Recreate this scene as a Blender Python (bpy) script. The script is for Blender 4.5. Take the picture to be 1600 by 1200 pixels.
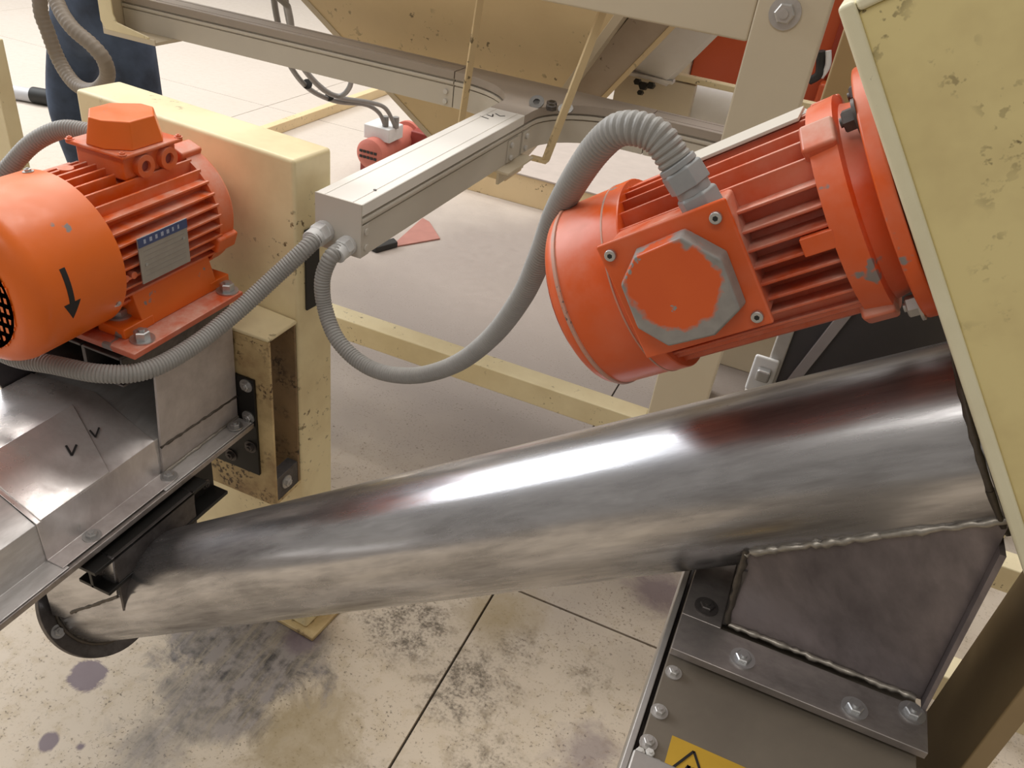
import bpy, bmesh, math, random
from mathutils import Matrix, Vector
random.seed(7)
PI = math.pi
for o in list(bpy.data.objects): bpy.data.objects.remove(o)
scene = bpy.context.scene
col = scene.collection

# ------------------------------------------------------------------ camera
cam_d = bpy.data.cameras.new('camera'); cam = bpy.data.objects.new('camera', cam_d); col.objects.link(cam)
cam_d.sensor_width = 36; cam_d.lens = 36*1256/1600; cam_d.clip_start = .02; cam_d.clip_end = 100
cam.matrix_world = Matrix(((0.914, -0.311, 0.262, 0), (0.388, 0.471, -0.792, 0), (0.123, 0.825, 0.551, 1.6), (0, 0, 0, 1)))
R3 = cam.matrix_world.to_3x3().col
cx = R3[0].normalized(); cz = (R3[2]-cx*R3[2].dot(cx)).normalized(); cy = cz.cross(cx)
cam.matrix_world = Matrix(((cx.x, cy.x, cz.x, 0), (cx.y, cy.y, cz.y, 0), (cx.z, cy.z, cz.z, 1.6), (0, 0, 0, 1)))
scene.camera = cam

# ------------------------------------------------------------------ light and exposure
scene.view_settings.view_transform = 'Standard'; scene.view_settings.look = 'None'
scene.view_settings.gamma = 1; scene.view_settings.use_curve_mapping = False
scene.view_settings.exposure = 0.0
w = bpy.data.worlds.new('hall'); scene.world = w; w.use_nodes = True
w.node_tree.nodes['Background'].inputs[0].default_value = (1.0, .93, .84, 1)
w.node_tree.nodes['Background'].inputs[1].default_value = .34
def area(name, loc, target, sx, sy, power, color):
    l = bpy.data.lights.new(name, 'AREA'); l.shape = 'RECTANGLE'; l.size = sx; l.size_y = sy
    l.energy = power; l.color = color
    o = bpy.data.objects.new(name, l); col.objects.link(o); o.location = loc
    o.rotation_euler = (Vector(target)-Vector(loc)).to_track_quat('-Z', 'Y').to_euler()
    return o
area('lamp_row_near', (-1.7, 3.1, 5.6), (-1.7, 3.1, 0), 5.0, 1.4, 185, (1, .96, .90))
area('lamp_row_far', (-5.2, 5.2, 5.6), (-5.2, 5.2, 0), 6.0, 1.0, 250, (1, .96, .90))
area('lamp_row_back', (2.0, 6.5, 5.6), (2.0, 6.5, 0), 5.0, .8, 110, (1, .96, .90))
area('lamp_row_front', (-1.5, -2.6, 5.6), (-1.5, -2.6, 0), 5.0, 1.0, 100, (1, .96, .90))
area('hall_window', (-8.5, 2.2, 4.3), (-1.0, 1.0, .8), 5.0, 2.2, 470, (.92, .96, 1.0))

# ------------------------------------------------------------------ materials
MATS = {}
def lin(c): return tuple((v/12.92 if v <= .04045 else ((v+.055)/1.055)**2.4) for v in c)
class NT:
    def __init__(s, name):
        s.m = bpy.data.materials.new(name); s.m.use_nodes = True; s.t = s.m.node_tree
        s.b = s.t.nodes['Principled BSDF']; s.co = s.t.nodes.new('ShaderNodeTexCoord'); MATS[name] = s.m
    def n(s, typ, **kw):
        nd = s.t.nodes.new(typ)
        for k, v in kw.items():
            if k.startswith('i_'):
                nd.inputs[k[2:].replace('_', ' ')].default_value = v
            else: setattr(nd, k, v)
        return nd
    def l(s, a, b): s.t.links.new(a, b)
    def noise(s, scale=5, detail=4, rough=.55, stretch=None, distort=0, loc=(0, 0, 0)):
        nd = s.n('ShaderNodeTexNoise'); nd.inputs['Scale'].default_value = scale; nd.inputs['Detail'].default_value = detail
        nd.inputs['Roughness'].default_value = rough; nd.inputs['Distortion'].default_value = distort
        mp = s.n('ShaderNodeMapping'); s.l(s.co.outputs['Object'], mp.inputs['Vector'])
        mp.inputs['Location'].default_value = loc
        if stretch: mp.inputs['Scale'].default_value = stretch
        s.l(mp.outputs[0], nd.inputs['Vector']); return nd.outputs['Fac']
    def ramp(s, fac, stops):
        r = s.n('ShaderNodeValToRGB'); cr = r.color_ramp
        while len(cr.elements) < len(stops): cr.elements.new(.5)
        for e, (p, c) in zip(cr.elements, stops):
            e.position = p; e.color = (c if len(c) == 4 else (*c, 1)) if not isinstance(c, (int, float)) else (c, c, c, 1)
        s.l(fac, r.inputs[0]); return r.outputs[0]
    def mix(s, fac, a, b):
        m = s.n('ShaderNodeMix', data_type='RGBA')
        for sock, v in ((m.inputs[0], fac), (m.inputs[6], a), (m.inputs[7], b)):
            if hasattr(v, 'links') or hasattr(v, 'is_linked'): s.l(v, sock)
            elif isinstance(v, (int, float)): sock.default_value = v
            else: sock.default_value = (*v, 1)
        return m.outputs[2]
    def math(s, op, a, b=None, clamp=False):
        m = s.n('ShaderNodeMath', operation=op, use_clamp=clamp)
        for i, v in enumerate((a, b)):
            if v is None: continue
            if isinstance(v, (int, float)): m.inputs[i].default_value = v
            else: s.l(v, m.inputs[i])
        return m.outputs[0]
    def base(s, v):
        if isinstance(v, tuple): s.b.inputs['Base Color'].default_value = (*v, 1)
        else: s.l(v, s.b.inputs['Base Color'])
    def set(s, **kw):
        for k, v in kw.items():
            sk = s.b.inputs[k.replace('_', ' ')]
            if isinstance(v, (int, float)): sk.default_value = v
            else: s.l(v, sk)
    def bump(s, h, strength=.2, dist=.002):
        b = s.n('ShaderNodeBump'); b.inputs['Strength'].default_value = strength; b.inputs['Distance'].default_value = dist
        s.l(h, b.inputs['Height']); s.l(b.outputs[0], s.b.inputs['Normal'])
    def up(s):
        g = s.n('ShaderNodeNewGeometry'); sp = s.n('ShaderNodeSeparateXYZ'); s.l(g.outputs['Normal'], sp.inputs[0]); return sp.outputs[2]
    def sep(s):
        sp = s.n('ShaderNodeSeparateXYZ'); s.l(s.co.outputs['Object'], sp.inputs[0]); return sp.outputs

def plain(name, c, rough=.5, metal=0, var=.12, scale=20):
    t = NT(name); n = t.noise(scale, 4)
    t.base(t.mix(n, tuple(v*(1-var) for v in c), tuple(min(1, v*(1+var)) for v in c))); t.set(Roughness=rough, Metallic=metal); return t
def cream(name, c, dirt, amount=.45, spots=.62, rough=.42, scale=6):
    t = NT(name)
    big = t.noise(scale, 5, .6); fine = t.noise(scale*14, 3, .6)
    a = t.ramp(big, [(.42, 0.), (.72, amount)]); b = t.ramp(fine, [(spots, 0.), (spots+.06, 1.)])
    msk = t.noise(scale*1.7, 3, .5, loc=(3, 1, 2)); mm = t.ramp(msk, [(.5, 0.), (.62, 1.)])
    k = t.math('MULTIPLY', b, mm)
    c1 = t.mix(a, c, dirt); t.base(t.mix(k, c1, tuple(v*.35 for v in dirt))); t.set(Roughness=rough); t.bump(fine, .08, .001); return t
cream('cream_paint', (.80, .70, .46), (.50, .38, .20), .35)
cream('cream_column', (.82, .71, .44), (.46, .32, .15), .45, .60, .4, 5)
cream('cream_stained', (.64, .49, .25), (.24, .13, .05), .95, .52, .5, 9)
cream('rust_stained', (.26, .17, .085), (.10, .06, .03), .9, .5, .6, 9)
cream('cream_frame', (.62, .54, .41), (.50, .42, .30), .2, .75)
cream('cream_hopper', (.72, .57, .34), (.56, .42, .23), .45, .61, .45, 3)
cream('cream_shaded', (.34, .24, .12), (.20, .13, .06), .3, .75)  # darker copy of the cream paint, with shade put into its colour
cream('olive_cream', (.76, .65, .32), (.50, .38, .18), .75, .57, .45, 7)
cream('pale_edge', (.78, .74, .54), (.48, .40, .22), .3, .66, .4, 9)
cream('dusty_panel', (.45, .37, .29), (.34, .25, .17), .5, .64)
cream('white_panel', (.74, .73, .72), (.6, .55, .5), .4, .72)
plain('aluminium_grey', (.56, .52, .46), .5, 0, .07, 8)
plain('aluminium_dusty', (.76, .73, .69), .6, 0, .08, 8)
plain('aluminium_dark', (.36, .31, .27), .6, 0, .1, 8)
plain('conduit_grey', (.29, .28, .265), .55, 0, .18, 25)
plain('gland_white', (.62, .62, .62), .45, 0, .1, 30)
plain('gland_grey', (.30, .31, .32), .5, 0, .25, 40)
plain('hose_grey', (.25, .21, .17), .6)
plain('cable_grey', (.22, .21, .20), .5)
plain('black_steel', (.012, .011, .010), .45, .3, .3, 30)
plain('black_rubber', (.015, .014, .013), .6)
plain('black_ink', (.012, .010, .010), .7)
plain('zinc', (.50, .50, .50), .36, .85, .15, 60)
plain('galvanised', (.50, .48, .46), .45, .6, .15, 60)
cream('scuffed_edge', (.58, .26, .17), (.36, .30, .27), .9, .6, .5, 22)
plain('bolt_dark', (.20, .195, .19), .4, .6, .2, 60)
plain('dusty_bolt', (.62, .60, .57), .6, .1, .1, 40)
plain('nameplate_grey', (.36, .33, .29), .45, .4, .15, 60)
plain('faint_print', (.29, .265, .24), .5, .3)
plain('blue_print', (.05, .07, .17), .5, 0, .3, 60)
plain('pale_print', (.35, .38, .48), .5)
plain('sticker_yellow', (.50, .30, .03), .5, 0, .2, 20)
plain('orange_machine', (.52, .085, .02), .45, 0, .12, 4)
plain('orange_deep', (.30, .035, .012), .5, 0, .15, 4)
plain('red_faded', (.52, .16, .12), .55, 0, .2, 12)
plain('red_deep', (.25, .04, .03), .5, 0, .2, 12)
plain('brown_red', (.36, .16, .13), .6, 0, .2, 18)
plain('white_plastic', (.66, .66, .66), .45)
plain('teal', (.10, .24, .26), .4)
plain('skin', (.55, .33, .23), .5)
plain('hair', (.03, .02, .015), .6)
plain('shirt', (.10, .09, .06), .85)
plain('leather', (.05, .035, .025), .6)
plain('pipe_grey', (.50, .50, .52), .4)
plain('weld_bead', (.36, .33, .29), .4, .75, .35, 150)
plain('weld_dark', (.10, .085, .07), .5, .6, .4, 120)
plain('clear_strip', (.36, .33, .34), .25, .2, .15, 20)
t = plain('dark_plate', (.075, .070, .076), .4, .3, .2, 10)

# denim
t = NT('denim'); n = t.noise(7, 4); f = t.noise(260, 2)
t.base(t.mix(t.ramp(n, [(.35, 0.), (.75, 1.)]), (.022, .030, .050), (.070, .100, .165))); t.set(Roughness=.9); t.bump(f, .2, .001)

def orange(name, dust=.5, wear=.66, base=(.70, .115, .018)):
    t = NT(name)
    n1 = t.noise(9, 4); c = t.mix(n1, tuple(v*.82 for v in base), tuple(min(1, v*1.12) for v in base))
    d = t.noise(14, 5, .65, loc=(2, 5, 1)); fd = t.noise(90, 3)
    upf = t.math('MULTIPLY', t.math('MAXIMUM', t.up(), 0.), 1.)
    df = t.math('MULTIPLY', t.ramp(d, [(.40, 0.), (.68, 1.)]), t.math('ADD', t.math('MULTIPLY', upf, dust), dust*.35))
    c2 = t.mix(df, c, (.66, .42, .34))
    wn = t.noise(16, 4, .6, loc=(9, 3, 4)); wf = t.ramp(wn, [(wear, 0.), (wear+.02, 1.)])
    t.base(t.mix(wf, c2, (.24, .21, .20))); t.set(Roughness=t.ramp(d, [(.3, .26), (.7, .5)])); t.bump(fd, .08, .001); return t
orange('orange_smooth', .03, .665, (.78, .145, .008))
orange('orange_dusty', .65, .72, (.72, .115, .012))
orange('orange_old', .32, .66, (.70, .10, .012))
orange('orange_old_dusty', .8, .70, (.60, .10, .03))
# worn octagonal lid: paint with bare grey rim (rim comes from distance to the lid centre in its own coordinates)
t = NT('orange_worn_lid'); o = t.sep()
v = t.n('ShaderNodeVectorMath', operation='LENGTH'); mp = t.n('ShaderNodeMapping'); mp.inputs['Location'].default_value = (.212, 0, -.014)
t.l(t.co.outputs['Object'], mp.inputs[0]); mp.inputs['Scale'].default_value = (1, 0, 1); t.l(mp.outputs[0], v.inputs[0])
nn = t.noise(60, 4, .6); rim = t.math('ADD', v.outputs['Value'], t.math('MULTIPLY', t.math('SUBTRACT', nn, .5), .022))
lowbias = t.math('MULTIPLY', o[2], -.16)
rim = t.math('ADD', rim, lowbias)
rf = t.ramp(rim, [(.0335, 0.), (.0345, 1.)])
n2 = t.noise(38, 4, .6, loc=(4, 4, 4)); sc = t.ramp(n2, [(.655, 0.), (.665, 1.)])
f = t.math('MAXIMUM', rf, sc)
t.base(t.mix(f, t.mix(t.noise(20), (.62, .085, .015), (.72, .12, .02)), t.mix(t.noise(90), (.20, .19, .18), (.34, .32, .30)))); t.set(Roughness=.42)

def steel(name, dark, light, stretch, scale=9, rough=(.22, .5), metal=.85, swirl=0):
    t = NT(name)
    a = t.noise(scale, 6, .62, stretch, .6); b = t.noise(scale*6, 4, .6, stretch, .2); blot = t.noise(scale*.45, 3, .5, loc=(5, 2, 8))
    f = t.math('ADD', t.math('MULTIPLY', a, .65), t.math('MULTIPLY', b, .35))
    f = t.math('ADD', t.math('MULTIPLY', f, .75), t.math('MULTIPLY', blot, .25))
    t.base(t.ramp(f, [(.38, dark), (.60, light)]))
    t.set(Metallic=metal, Roughness=t.ramp(f, [(.38, rough[1]), (.62, rough[0])])); t.bump(b, .10, .001); return t
steel('tube_steel', (.19, .18, .185), (.60, .595, .61), (.16, 1, 1), 13, (.17, .38), .92)
steel('trough_steel', (.52, .50, .49), (.80, .79, .79), (1, .35, 1), 12, (.28, .50), .6)
steel('patch_steel', (.52, .47, .46), (.82, .78, .77), (1, 1, .6), 6, (.16, .50), .62)
steel('plate_steel', (.38, .335, .315), (.58, .53, .505), (1, 1, 1), 6, (.42, .6), .4)
steel('chute_steel', (.13, .11, .112), (.27, .235, .24), (1, 1, .5), 9, (.34, .55), .55)
steel('flange_steel', (.26, .235, .225), (.46, .42, .40), (.5, 1, 1), 14, (.34, .52), .8)
steel('dark_flange', (.07, .062, .06), (.15, .135, .13), (1, 1, 1), 10, (.4, .6), .7)
steel('conveyor_steel', (.155, .128, .10), (.20, .168, .13), (1, 1, 1), 4, (.55, .7), .15)

# floor: painted slab with flaking grey patches and specks
t = NT('floor_paint')
geo = t.n('ShaderNodeNewGeometry'); P = geo.outputs['Position']
def wn(scale, detail=5, rough=.6, dist=0, stretch=None):
    nd = t.n('ShaderNodeTexNoise'); nd.inputs['Scale'].default_value = scale; nd.inputs['Detail'].default_value = detail
    nd.inputs['Roughness'].default_value = rough; nd.inputs['Distortion'].default_value = dist
    if stretch:
        m_ = t.n('ShaderNodeMapping'); m_.inputs['Scale'].default_value = stretch[0]; m_.inputs['Rotation'].default_value = (0, 0, stretch[1])
        t.l(P, m_.inputs[0]); t.l(m_.outputs[0], nd.inputs['Vector'])
    else: t.l(P, nd.inputs['Vector'])
    return nd.outputs['Fac']
edge = wn(9, 6, .7, .5); mid = wn(26, 5, .65); speck = wn(140, 3, .6); broad = wn(1.6, 4, .55); scr = wn(40, 5, .65, .3, ((1, .18, 1), .95))
def spot(x, y, r, soft, k=1.):
    d = t.n('ShaderNodeVectorMath', operation='DISTANCE'); t.l(P, d.inputs[0]); d.inputs[1].default_value = (x, y, 0)
    q = t.math('ADD', d.outputs['Value'], t.math('MULTIPLY', t.math('SUBTRACT', edge, .5), r*2.2))
    m_ = t.n('ShaderNodeMapRange'); t.l(q, m_.inputs[0]); m_.inputs[1].default_value = r; m_.inputs[2].default_value = r-soft
    m_.inputs[3].default_value = 0; m_.inputs[4].default_value = k; return m_.outputs[0]
def mx(fs):
    r = fs[0]
    for q in fs[1:]: r = t.math('MAXIMUM', r, q)
    return r
flake = mx([spot(-.93, .97, .18, .06), spot(-.80, .93, .16, .06), spot(-.86, .80, .14, .07, .9), spot(-.76, .80, .10, .06, .9), spot(-.74, 1.0, .10, .06, .9), spot(-.88, .66, .11, .08, .8)])
purple = mx([spot(-1.10, .73, .042, .008), spot(-1.05, .58, .020, .006, 1.), spot(-1.22, .90, .03, .01, .7), spot(-.03, 1.60, .10, .07, .8), spot(-.06, 1.06, .10, .07, .6), spot(-.99, .60, .012, .006), spot(-.02, .80, .08, .06, .5), spot(-.76, 1.02, .05, .03, .8)])
oil = mx([spot(-.58, 1.19, .14, .09, .9), spot(-.36, 1.10, .13, .09, .8), spot(-.25, .95, .10, .08, .6), spot(-.30, 1.25, .08, .06, .6), spot(-.45, .75, .10, .08, .5), spot(-.12, 1.25, .07, .06, .5)])
olive = mx([spot(-.62, .82, .15, .07, .8), spot(-.38, 1.32, .13, .09, .8), spot(-.52, .66, .12, .08, .8), spot(-.20, .78, .08, .07, .5)])
c0 = t.mix(t.ramp(broad, [(.35, 0.), (.65, 1.)]), (.52, .43, .32), (.58, .495, .40))
c0 = t.mix(t.ramp(mid, [(.50, 0.), (.70, .6)]), c0, (.40, .31, .19))
near = t.n('ShaderNodeMapRange'); sp_ = t.n('ShaderNodeSeparateXYZ'); t.l(P, sp_.inputs[0]); t.l(sp_.outputs[1], near.inputs[0])
near.inputs[1].default_value = 3.2; near.inputs[2].default_value = 1.5; near.inputs[3].default_value = .25; near.inputs[4].default_value = 1.
sk = t.math('MULTIPLY', t.ramp(speck, [(.575, 0.), (.64, .85)]), near.outputs[0])
sk = t.math('MULTIPLY', sk, t.ramp(t.math('ADD', t.math('MULTIPLY', mid, .5), t.math('MULTIPLY', edge, .5)), [(.45, .04), (.58, 1.)]))
sp_f = t.n('ShaderNodeSeparateXYZ'); t.l(P, sp_f.inputs[0])
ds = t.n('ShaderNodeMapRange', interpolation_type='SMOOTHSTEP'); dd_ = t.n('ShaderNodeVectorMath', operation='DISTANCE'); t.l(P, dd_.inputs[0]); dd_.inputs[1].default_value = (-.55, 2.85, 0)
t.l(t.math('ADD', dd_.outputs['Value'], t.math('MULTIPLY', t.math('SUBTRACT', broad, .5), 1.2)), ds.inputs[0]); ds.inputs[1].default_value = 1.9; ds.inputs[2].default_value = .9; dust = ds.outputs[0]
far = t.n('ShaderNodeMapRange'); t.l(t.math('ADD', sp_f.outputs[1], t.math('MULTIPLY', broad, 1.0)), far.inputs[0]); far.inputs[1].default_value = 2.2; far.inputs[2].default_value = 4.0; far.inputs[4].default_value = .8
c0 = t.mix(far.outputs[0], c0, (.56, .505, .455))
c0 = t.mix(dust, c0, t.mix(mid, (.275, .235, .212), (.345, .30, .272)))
c1 = t.mix(sk, c0, (.11, .085, .06))
c1 = t.mix(t.math('MULTIPLY', olive, t.ramp(edge, [(.3, .5), (.6, 1.)])), c1, (.27, .20, .095))
c1 = t.mix(t.math('MULTIPLY', oil, t.ramp(t.math('ADD', t.math('MULTIPLY', mid, .6), t.math('MULTIPLY', speck, .4)), [(.44, .1), (.58, 1.)])), c1, (.085, .065, .045))
c1 = t.mix(t.math('MULTIPLY', flake, t.ramp(scr, [(.38, .55), (.54, 1.)])), c1, t.mix(t.ramp(t.math('ADD', t.math('MULTIPLY', mid, .5), t.math('MULTIPLY', scr, .5)), [(.43, 0.), (.56, 1.)]), (.040, .037, .039), (.26, .225, .205)))
c1 = t.mix(purple, c1, (.17, .125, .14))
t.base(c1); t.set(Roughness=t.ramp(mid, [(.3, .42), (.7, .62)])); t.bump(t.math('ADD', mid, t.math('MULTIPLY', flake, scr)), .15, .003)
plain('joint_dark', (.06, .05, .04), .9)
plain('floor_dusty', (.46, .40, .36), .75, 0, .12, 14)

def M(n): return MATS[n]

# ------------------------------------------------------------------ mesh building
ROOT = {}
class MB:
    """collects shapes of one part; coordinates are the thing's own unless world=True"""
    def __init__(s): s.v = []; s.f = []
    def add(s, vs, fs, mat=None):
        k = len(s.v); s.v += [tuple(mat @ Vector(p)) if mat else tuple(p) for p in vs]; s.f += [tuple(i+k for i in f) for f in fs]; return s
    def box(s, x0, x1, y0, y1, z0, z1, mat=None):
        vs = [(x, y, z) for x in (x0, x1) for y in (y0, y1) for z in (z0, z1)]
        return s.add(vs, [(0, 1, 3, 2), (4, 6, 7, 5), (0, 4, 5, 1), (2, 3, 7, 6), (0, 2, 6, 4), (1, 5, 7, 3)], mat)
    def prism(s, poly, axis, a, b, mat=None):
        """poly of 2-D points; axis 'x': points are (y,z); 'y': (x,z); 'z': (x,y)"""
        def p3(p, h): return (h, p[0], p[1]) if axis == 'x' else (p[0], h, p[1]) if axis == 'y' else (p[0], p[1], h)
        n = len(poly); vs = [p3(p, a) for p in poly]+[p3(p, b) for p in poly]
        return s.add(vs, [tuple(range(n))[::-1], tuple(range(n, 2*n))]+[(i, (i+1) % n, n+(i+1) % n, n+i) for i in range(n)], mat)
    def lathe(s, prof, axis, c=(0, 0, 0), seg=48, a0=0., a1=2*PI, mat=None):
        """prof: (h, r) along axis through c"""
        full = abs(a1-a0-2*PI) < 1e-6; n = seg if full else seg+1; vs = []; fs = []
        for h, r in prof:
            for i in range(n):
                a = a0+(a1-a0)*i/seg; u, v_ = r*math.cos(a), r*math.sin(a)
                vs.append((c[0]+h, c[1]+u, c[2]+v_) if axis == 'x' else (c[0]+u, c[1]+h, c[2]+v_) if axis == 'y' else (c[0]+u, c[1]+v_, c[2]+h))
        for j in range(len(prof)-1):
            for i in range(n if full else n-1):
                i2 = (i+1) % n; fs.append((j*n+i, j*n+i2, (j+1)*n+i2, (j+1)*n+i))
        if full:
            for j in (0, len(prof)-1):
                if prof[j][1] > 1e-4: fs.append(tuple(j*n+i for i in range(n)))
        return s.add(vs, fs, mat)
    def tube(s, pts, r, seg=14, smooth=0, ribs=None, mat=None):
        P_ = [Vector(p) for p in pts]
        if smooth: P_ = spline(P_, smooth)
        if ribs: P_ = resample(P_, ribs[0])
        n = len(P_); T = [(P_[min(i+1, n-1)]-P_[max(i-1, 0)]).normalized() for i in range(n)]
        N = T[0].orthogonal().normalized(); vs = []; fs = []
        for i in range(n):
            N = (N-T[i]*N.dot(T[i])).normalized(); B = T[i].cross(N)
            rr = (r[i] if isinstance(r, (list, tuple)) else r)
            if ribs: rr = rr*(1-ribs[1] if i % 3 == 0 else 1)
            for k in range(seg):
                a = 2*PI*k/seg; vs.append(P_[i]+(N*math.cos(a)+B*math.sin(a))*rr)
        for i in range(n-1):
            for k in range(seg): fs.append((i*seg+k, i*seg+(k+1) % seg, (i+1)*seg+(k+1) % seg, (i+1)*seg+k))
        fs += [tuple(range(seg))[::-1], tuple((n-1)*seg+k for k in range(seg))]
        return s.add(vs, fs, mat)
    def hexagon(s, c, axis, r, h, mat=None):
        A = Vector(axis).normalized(); N = A.orthogonal().normalized(); B = A.cross(N); c = Vector(c); k = .12*r; vs = []
        for hh, rr in ((0, r), (h-k, r), (h, r*.86)):
            for i in range(6): a = PI/3*i+.3; vs.append(c+A*hh+(N*math.cos(a)+B*math.sin(a))*rr)
        fs = [tuple(range(6))[::-1], tuple(range(12, 18))]
        for j in (0, 6):
            for i in range(6): fs.append((j+i, j+(i+1) % 6, j+6+(i+1) % 6, j+6+i))
        return s.add(vs, fs, mat)
    def disc(s, c, axis, r, h, seg=20, mat=None):
        A = Vector(axis).normalized(); N = A.orthogonal().normalized(); B = A.cross(N); c = Vector(c); vs = []
        for hh in (0, h):
            for i in range(seg): a = 2*PI*i/seg; vs.append(c+A*hh+(N*math.cos(a)+B*math.sin(a))*r)
        return s.add(vs, [tuple(range(seg))[::-1], tuple(range(seg, 2*seg))]+[(i, (i+1) % seg, seg+(i+1) % seg, seg+i) for i in range(seg)], mat)
    def build(s, name, mat, parent=None, bevel=0, seg=2, world=False, sharp=38):
        me = bpy.data.meshes.new(name)
        vs = s.v
        if world and parent is not None and parent.name in ROOT:
            inv = ROOT[parent.name].inverted(); vs = [tuple(inv @ Vector(p)) for p in vs]
        me.from_pydata([tuple(p) for p in vs], [], s.f)
        bm = bmesh.new(); bm.from_mesh(me); bmesh.ops.recalc_face_normals(bm, faces=bm.faces); bm.to_mesh(me); bm.free()
        me.materials.append(M(mat) if isinstance(mat, str) else mat)
        me.shade_smooth(); me.set_sharp_from_angle(angle=math.radians(sharp))
        o = bpy.data.objects.new(name, me); col.objects.link(o)
        if parent is not None:
            o.parent = parent
            if parent.name in ROOT: ROOT[o.name] = ROOT[parent.name]
        if bevel:
            b = o.modifiers.new('bevel', 'BEVEL'); b.width = bevel; b.segments = seg; b.limit_method = 'ANGLE'; b.angle_limit = math.radians(40); b.harden_normals = True
        return o
def spline(P_, k):
    out = []; n = len(P_)
    for i in range(n-1):
        p0, p1, p2, p3 = P_[max(i-1, 0)], P_[i], P_[i+1], P_[min(i+2, n-1)]
        for j in range(k):
            u = j/k; out.append(.5*((2*p1)+(p2-p0)*u+(2*p0-5*p1+4*p2-p3)*u*u+(3*p1-p0-3*p2+p3)*u**3))
    out.append(P_[-1]); return out
def resample(P_, step):
    out = [P_[0]]; acc = 0.
    for a, b in zip(P_, P_[1:]):
        L = (b-a).length
        while L > 0 and acc+L >= step:
            u = (step-acc)/L; a = a.lerp(b, u); out.append(a); L = (b-a).length; acc = 0.
        acc += L
    return out
def tag(o, label=None, cat=None, group=None, kind=None):
    if label: o['label'] = label
    if cat: o['category'] = cat
    if group: o['group'] = group
    if kind: o['kind'] = kind
    return o
def thing(name, label, cat, loc=(0, 0, 0), rot=None, group=None):
    o = bpy.data.objects.new(name, None); col.objects.link(o); o.empty_display_size = .1
    m = Matrix.Translation(loc) @ (rot.to_4x4() if rot else Matrix.Identity(4)); o.matrix_world = m; ROOT[o.name] = m
    return tag(o, label, cat, group)
BOLT = {}
def bolt(parent, loc, axis, r=.008, mat='zinc', name='bolt', washer=True, world=True, h=.7, label=None):
    """hexagon-head bolt with washer; mesh shared between alike bolts"""
    key = (round(r, 5), mat, washer, h)
    if key not in BOLT:
        mb = MB()
        if washer: mb.disc((0, 0, -.0005), (0, 0, 1), r*1.55, r*.22+.0005)
        mb.hexagon((0, 0, r*.22), (0, 0, 1), r, r*h); mb.disc((0, 0, r*.22+r*h-.0005), (0, 0, 1), r*.42, r*.25+.0005, 12)
        o = mb.build(name, mat, None); BOLT[key] = o.data
    else:
        o = bpy.data.objects.new(name, BOLT[key]); col.objects.link(o)
    m = Matrix.Translation(loc) @ Vector(axis).to_track_quat('Z', 'Y').to_matrix().to_4x4()
    if parent is not None:
        o.parent = parent
        if world and parent.name in ROOT: m = ROOT[parent.name].inverted() @ m
    o.matrix_local = m
    if label: o['label'] = label
    return o
def arc(cx_, cy_, r, a0, a1, n):
    return [(cx_+r*math.cos(math.radians(a0+(a1-a0)*i/n)), cy_+r*math.sin(math.radians(a0+(a1-a0)*i/n))) for i in range(n+1)]
def structure(o): o['kind'] = 'structure'; return o
# ================================================================== the setting
fl = structure(MB().box(-14, 10, -6, 14, -.12, -.012).build('floor', 'joint_dark'))
xs = [-12.42, -9.42, -6.42, -3.42, -.42, 2.58, 5.58, 8.58]; ys = [-4.585, -1.585, 1.415, 4.415, 7.415, 10.415, 13.415]
slab_me = None
for i in range(len(xs)-1):
    for j in range(len(ys)-1):
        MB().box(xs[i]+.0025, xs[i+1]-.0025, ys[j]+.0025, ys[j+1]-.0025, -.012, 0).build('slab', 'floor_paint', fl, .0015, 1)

# ================================================================== big pieces
# ---- cream box column (slightly turned), corner at (-.764, 1.047)
colM = Matrix.Rotation(math.radians(-4.9), 3, 'Z')
cl = thing('box_column', 'broad cream painted steel box column standing behind the left orange motor', 'column', (-.764, 1.047, 0), colM)
MB().box(-.50, 0, 0, .096, .012, 1.145).build('body', 'cream_column', cl, .007, 3)
MB().box(-.53, .03, -.015, .111, 0, .012).build('base_plate', 'cream_stained', cl, .003)
MB().box(.0005, .0045, .020, .056, .865, 1.02).build('black_strip', 'black_rubber', cl, .001)
for k in (.2, .4):
    bolt(cl, (-.06-k, -.0075, .012), (0, 0, 1), .007, 'galvanised', world=False)

# ---- folded bracket on the front of the column
br = thing('channel_bracket', 'stained cream folded channel on the front of the box column, hollow end facing right', 'bracket', (-.86, 1.0, .468))
MB().box(-.975, -.764, .962, .968, .468, .846).build('front_plate', 'cream_stained', br, .0015, world=True)
MB().prism([(-.975, .962), (-.764, .962), (-.764, 1.045), (-.975, 1.062)], 'z', .846, .853).build('top_plate', 'cream_column', br, .003, world=True)
MB().prism([(-.975, .968), (-.767, .968), (-.767, 1.045), (-.975, 1.060)], 'z', .468, .475).build('bottom_plate', 'cream_stained', br, .001, world=True)
MB().prism([(-.975, 1.056), (-.768, 1.040), (-.768, 1.044), (-.975, 1.060)], 'z', .475, .846).build('back_plate', 'rust_stained', br, world=True)
MB().box(-.792, -.768, .970, 1.038, .475, .530).build('inner_gusset', 'dark_flange', br, .001, world=True)
bolt(br, (-.7675, 1.0, .505), (1, 0, 0), .009, 'galvanised')

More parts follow.
